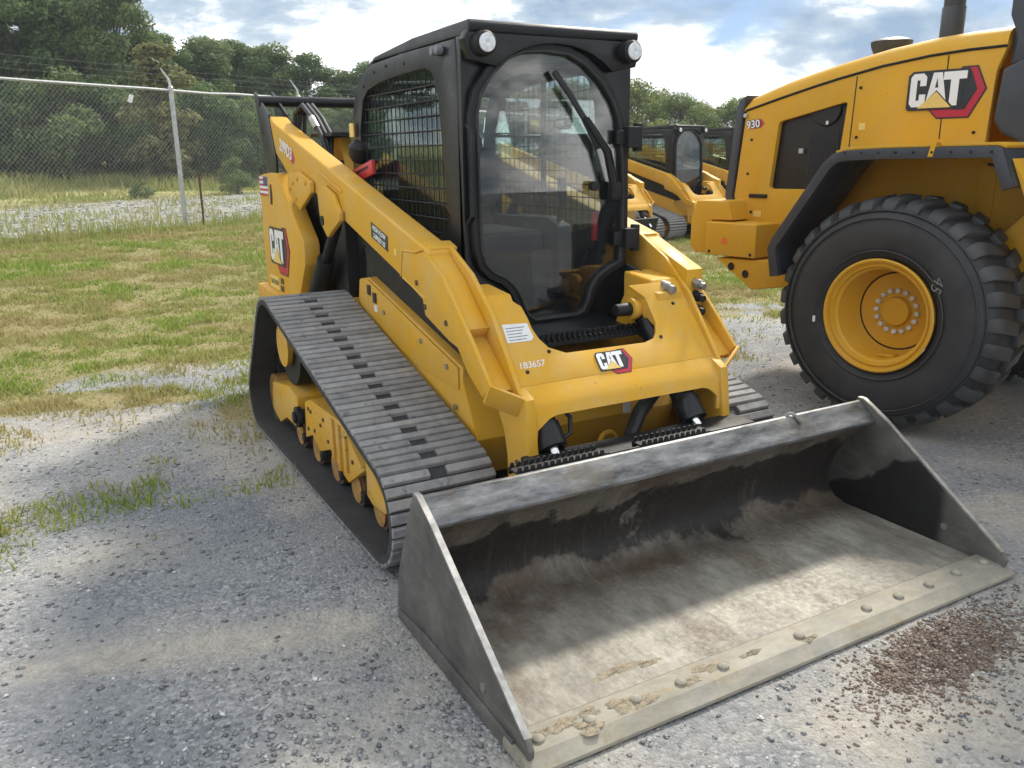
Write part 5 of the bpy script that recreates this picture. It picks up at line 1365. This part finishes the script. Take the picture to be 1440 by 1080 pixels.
for nm, seed, cl, n, leaf, low, spr, mat in (('dark_a', 1, 52, 34000, 0.0088, 0.06, 0.26, LEAF_D), ('dark_b', 2, 46, 34000, 0.0088, 0.08, 0.30, LEAF_D), ('mid_a', 3, 50, 34000, 0.0088, 0.06, 0.27, LEAF_M),
                                            ('light_a', 4, 34, 11000, 0.015, 0.14, 0.42, LEAF_L), ('light_b', 5, 30, 10000, 0.015, 0.14, 0.46, LEAF_L), ('olive_a', 6, 30, 6000, 0.018, 0.06, 0.24, LEAF_O),
                                            ('bush_d', 7, 26, 7000, 0.021, 0.0, 0.52, LEAF_D), ('bush_m', 8, 26, 7000, 0.021, 0.0, 0.52, LEAF_M)):
    cm, C = crown_mesh('crown', seed, cl, n, leaf, low, spr, mat)
    TREES[nm] = (cm, trunk_mesh(seed, C, low))
def plant_tree(name, kind, pxx, dist, height, label, cat, group, rz=0.0, wide=1.0):
    az = 0.509 + math.atan((pxx-720)/1169.6)
    x, y = CAM[0] + dist*math.sin(az), CAM[1] + dist*math.cos(az)
    o = empty(name, (x, y, H(x, y) - 0.05), rz); o.scale = (height*wide, height*wide, height)
    link(bpy.data.objects.new('crown', TREES[kind][0]), o); link(bpy.data.objects.new('trunk', TREES[kind][1]), o)
    return tag(o, label, cat, group)
LD = 'dark green leafy tree in the wood beyond the fence'; GD = 'dark trees of the wood beyond the fence'
LM = 'mid green leafy tree in the wood beyond the fence'; GM_ = 'mid green trees of the wood beyond the fence'
for i, (p, d, h, k, w) in enumerate([(-60, 47, 9.6, 'dark_a', 1.2), (-5, 49, 9.2, 'mid_a', 1.2), (50, 46, 9.2, 'dark_b', 1.1), (105, 48, 9.2, 'mid_a', 1.15), (160, 47, 8.2, 'dark_a', 1.2), (208, 44, 9.3, 'mid_a', 0.85),
                                     (262, 46, 6.5, 'dark_a', 1.3), (318, 48, 6.4, 'mid_a', 1.3), (362, 50, 6.6, 'dark_b', 1.2), (405, 50, 6.4, 'mid_a', 1.3), (450, 50, 6.2, 'dark_a', 1.3), (500, 50, 5.4, 'mid_a', 1.4), (-120, 50, 9.8, 'mid_a', 1.2), (-190, 48, 9.4, 'dark_b', 1.3), (-270, 50, 9.6, 'mid_a', 1.3), (-370, 49, 9.0, 'dark_a', 1.4), (-480, 50, 9.2, 'dark_b', 1.4),
                                     (20, 53, 9.0, 'dark_b', 1.3), (130, 53, 9.0, 'dark_a', 1.4), (240, 53, 7.0, 'dark_b', 1.4), (345, 55, 6.5, 'dark_a', 1.5), (550, 50, 6.0, 'dark_b', 1.4), (600, 50, 5.8, 'mid_a', 1.4), (660, 50, 5.8, 'dark_b', 1.4)]):
    dk = k.startswith('dark')
    plant_tree('leafy_tree', k, p, d, h, LD if dk else LM, 'tree', GD if dk else GM_, i*1.9, w)
plant_tree('olive_tree', 'olive_a', 252, 38.5, 5.5, 'pale olive tree with thin yellowish leaves among the dark trees', 'tree', None, 0.4, 1.25)
for i, (p, d, h, k) in enumerate([(10, 40, 3.0, 'bush_m'), (45, 41, 3.2, 'bush_m'), (85, 41, 3.6, 'bush_d'), (130, 40, 4.2, 'bush_m'), (175, 41, 3.8, 'bush_d'), (215, 41, 3.4, 'bush_d'), (300, 41, 3.8, 'bush_d'), (340, 40, 3.4, 'bush_d'),
                                  (380, 42, 3.6, 'bush_m'), (425, 42, 3.6, 'bush_d'), (470, 42, 3.4, 'bush_m'), (-30, 40, 3.4, 'bush_d'), (-75, 41, 3.2, 'bush_d'), (520, 42, 3.4, 'bush_d'), (570, 42, 3.2, 'bush_m'), (630, 42, 3.2, 'bush_d')]):
    dk = k == 'bush_d'
    plant_tree('bush', k, p, d, h, 'dark green bush at the foot of the wood' if dk else 'mid green bush at the foot of the wood', 'bush', 'dark bushes at the foot of the wood' if dk else 'mid green bushes at the foot of the wood', i*2.3)
plant_tree('shrub', 'bush_m', 348, 33, 1.3, 'low round green shrub in the weeds before the wood', 'shrub', None, 0.3)
plant_tree('shrub', 'bush_m', 216, 31, 0.6, 'small dark shrub in the weeds beside the olive tree', 'shrub', None, 1.3, 1.4)
for i, (p, d, h, k) in enumerate([(880, 46, 4.9, 'light_a'), (912, 49, 4.7, 'light_b'), (950, 47, 4.3, 'light_a'), (985, 46, 3.8, 'light_b'), (1022, 47, 4.0, 'light_a'), (1065, 48, 4.0, 'light_b'), (1110, 48, 4.0, 'light_a'), (840, 47, 4.9, 'light_b'), (795, 48, 5.0, 'light_a'), (745, 49, 5.0, 'light_b'), (700, 50, 5.2, 'light_a')]):
    plant_tree('young_tree', k, p, d, h, 'bright green young tree behind the parked loaders', 'tree', 'bright trees behind the parked loaders', i*1.7)

# ---------------------------------------------------------------- grass and weeds
def blades(name, x, y, h, w, mat, lean=0.5, parent=None):
    n = len(x); a = RNG.random(n)*2*PI; z = terrain(x, y) - 0.004
    l = h*lean*RNG.random(n); b = RNG.random(n)*2*PI
    c, s = np.cos(a)*w/2, np.sin(a)*w/2
    tx, ty = l*np.cos(b), l*np.sin(b)
    v = np.stack([np.stack([x-c, y-s, z], 1), np.stack([x+c, y+s, z], 1), np.stack([x+c*.7+tx*.35, y+s*.7+ty*.35, z+h*.55], 1), np.stack([x-c*.7+tx*.35, y-s*.7+ty*.35, z+h*.55], 1), np.stack([x+tx, y+ty, z+h], 1)], 1).reshape(-1, 3)
    k = (np.arange(n)*5)[:, None]
    f = np.concatenate([np.array([[0, 1, 2]]) + k, np.array([[0, 2, 3]]) + k, np.array([[3, 2, 4]]) + k])
    return soup(name, v, f, mat)
def grass_mat(name, pts, ns, alt, amt):
    t = NT(name)
    c = t.ramp(t.island(), pts)
    m = t.ramp(t.noise(ns, 5, 0.62), [(0.42, 0.0), (0.58, amt)])
    c = t.mix(m, c, t.ramp(t.island(), alt))
    t.pbr(c, 0.7, 0, None, 0, 0.2)
    tl = t.node('ShaderNodeBsdfTranslucent'); t.l.new(c, tl.inputs[0])
    mx = t.node('ShaderNodeMixShader'); mx.inputs[0].default_value = 0.35
    t.l.new(t.p.outputs[0], mx.inputs[1]); t.l.new(tl.outputs[0], mx.inputs[2]); t.l.new(mx.outputs[0], t.out.inputs['Surface'])
    return t.m
GRASS = grass_mat('short_grass', [(0.0, (0.16, 0.26, 0.036)), (0.6, (0.27, 0.36, 0.065)), (1.0, (0.41, 0.42, 0.16))], 0.5, [(0.0, (0.34, 0.265, 0.125)), (0.6, (0.47, 0.38, 0.20)), (1.0, (0.33, 0.31, 0.11))], 0.92)
WEED = grass_mat('field_weeds', [(0.0, (0.20, 0.25, 0.055)), (0.6, (0.30, 0.34, 0.09)), (1.0, (0.42, 0.41, 0.16))], 0.16, [(0.0, (0.33, 0.27, 0.13)), (1.0, (0.46, 0.39, 0.20))], 0.6)
n = 730000
d = 3.4 + 15.5*RNG.random(n)**1.25; a = -0.70 + 2.05*RNG.random(n)
x, y = CAM[0] + d*np.sin(a), CAM[1] + d*np.cos(a)
g, s = g_grass(x, y)
cl = fbm(x*4+3, y*4+7, 3)
k = (RNG.random(n) < g*(0.45+0.8*sstep(0.35, 0.62, cl))) & (tt_(x, y) < 15.6)
x, y, d, cl = x[k], y[k], d[k], cl[k]
hh = (0.012 + 0.030*RNG.random(len(x))**1.6)*(0.6+1.1*sstep(0.4, 0.7, cl))*(1+0.5*sstep(6, 16, d))
tall = RNG.random(len(x)) < 0.015; hh = np.where(tall, hh*2.4, hh)
gr = blades('grass', x, y, hh, 0.0039 + 0.0012*d, GRASS, 0.9)
tag(gr, 'patchy short grass, green and straw coloured, between gravel and fence', 'grass', kind='stuff')
n = 9000
t = 13.8 + 0.8*RNG.standard_normal(n)*0.6; x = -12 + 26*RNG.random(n); y = t - FN*x
fl_ = blades('fence_line_grass', x, y, 0.10 + 0.28*RNG.random(n)**2, 0.016 + 0*x, WEED, 0.7)
tag(fl_, 'longer dry grass growing along the foot of the fence', 'grass', kind='stuff')
n = 72000
t = 25.0 + 20*RNG.random(n); x = -18 + 46*RNG.random(n); y = t - FN*x
q = fbm(x*0.35+2, t*0.5+9, 4); k = RNG.random(n) < 0.35 + 0.8*sstep(0.4, 0.6, q)
x, y, t, q = x[k], y[k], t[k], q[k]
wd = blades('field_weeds', x, y, (0.08 + 0.26*RNG.random(len(x)))*(0.35+1.0*sstep(26, 32, t))*(0.5+sstep(0.42, 0.62, q)), 0.05 + 0*x, WEED, 0.6)
tag(wd, 'tall weeds and dry grass between the rubble strip and the wood', 'weeds', kind='stuff')
n = 9000
t = 15.0 + 9.5*RNG.random(n); x = -12 + 26*RNG.random(n); y = t - FN*x
k = RNG.random(n) < sstep(0.44, 0.60, fbm(x*0.7, t*0.7+4, 3)); x, y = x[k], y[k]
wr = blades('rubble_weeds', x, y, 0.06+0.16*RNG.random(len(x)), 0.03+0*x, WEED, 0.7)
tag(wr, 'sparse weeds growing out of the pale rubble strip', 'weeds', kind='stuff')
# ---------------------------------------------------------------- thin summer haze in the air
hz = MB().box(-170, 250, -40, 270, -1.2, 24).build('haze', BLK)
hm = bpy.data.materials.new('haze'); hm.use_nodes = True
hm.node_tree.nodes.clear()
ho = hm.node_tree.nodes.new('ShaderNodeOutputMaterial'); hv = hm.node_tree.nodes.new('ShaderNodeVolumePrincipled')
hv.inputs['Color'].default_value = (0.82, 0.88, 0.95, 1); hv.inputs['Density'].default_value = 0.0009; hv.inputs['Anisotropy'].default_value = 0.2
hm.node_tree.links.new(hv.outputs[0], ho.inputs['Volume'])
hz.data.materials.clear(); hz.data.materials.append(hm)
tag(hz, 'thin pale haze in the air over the whole yard', 'haze', kind='stuff')
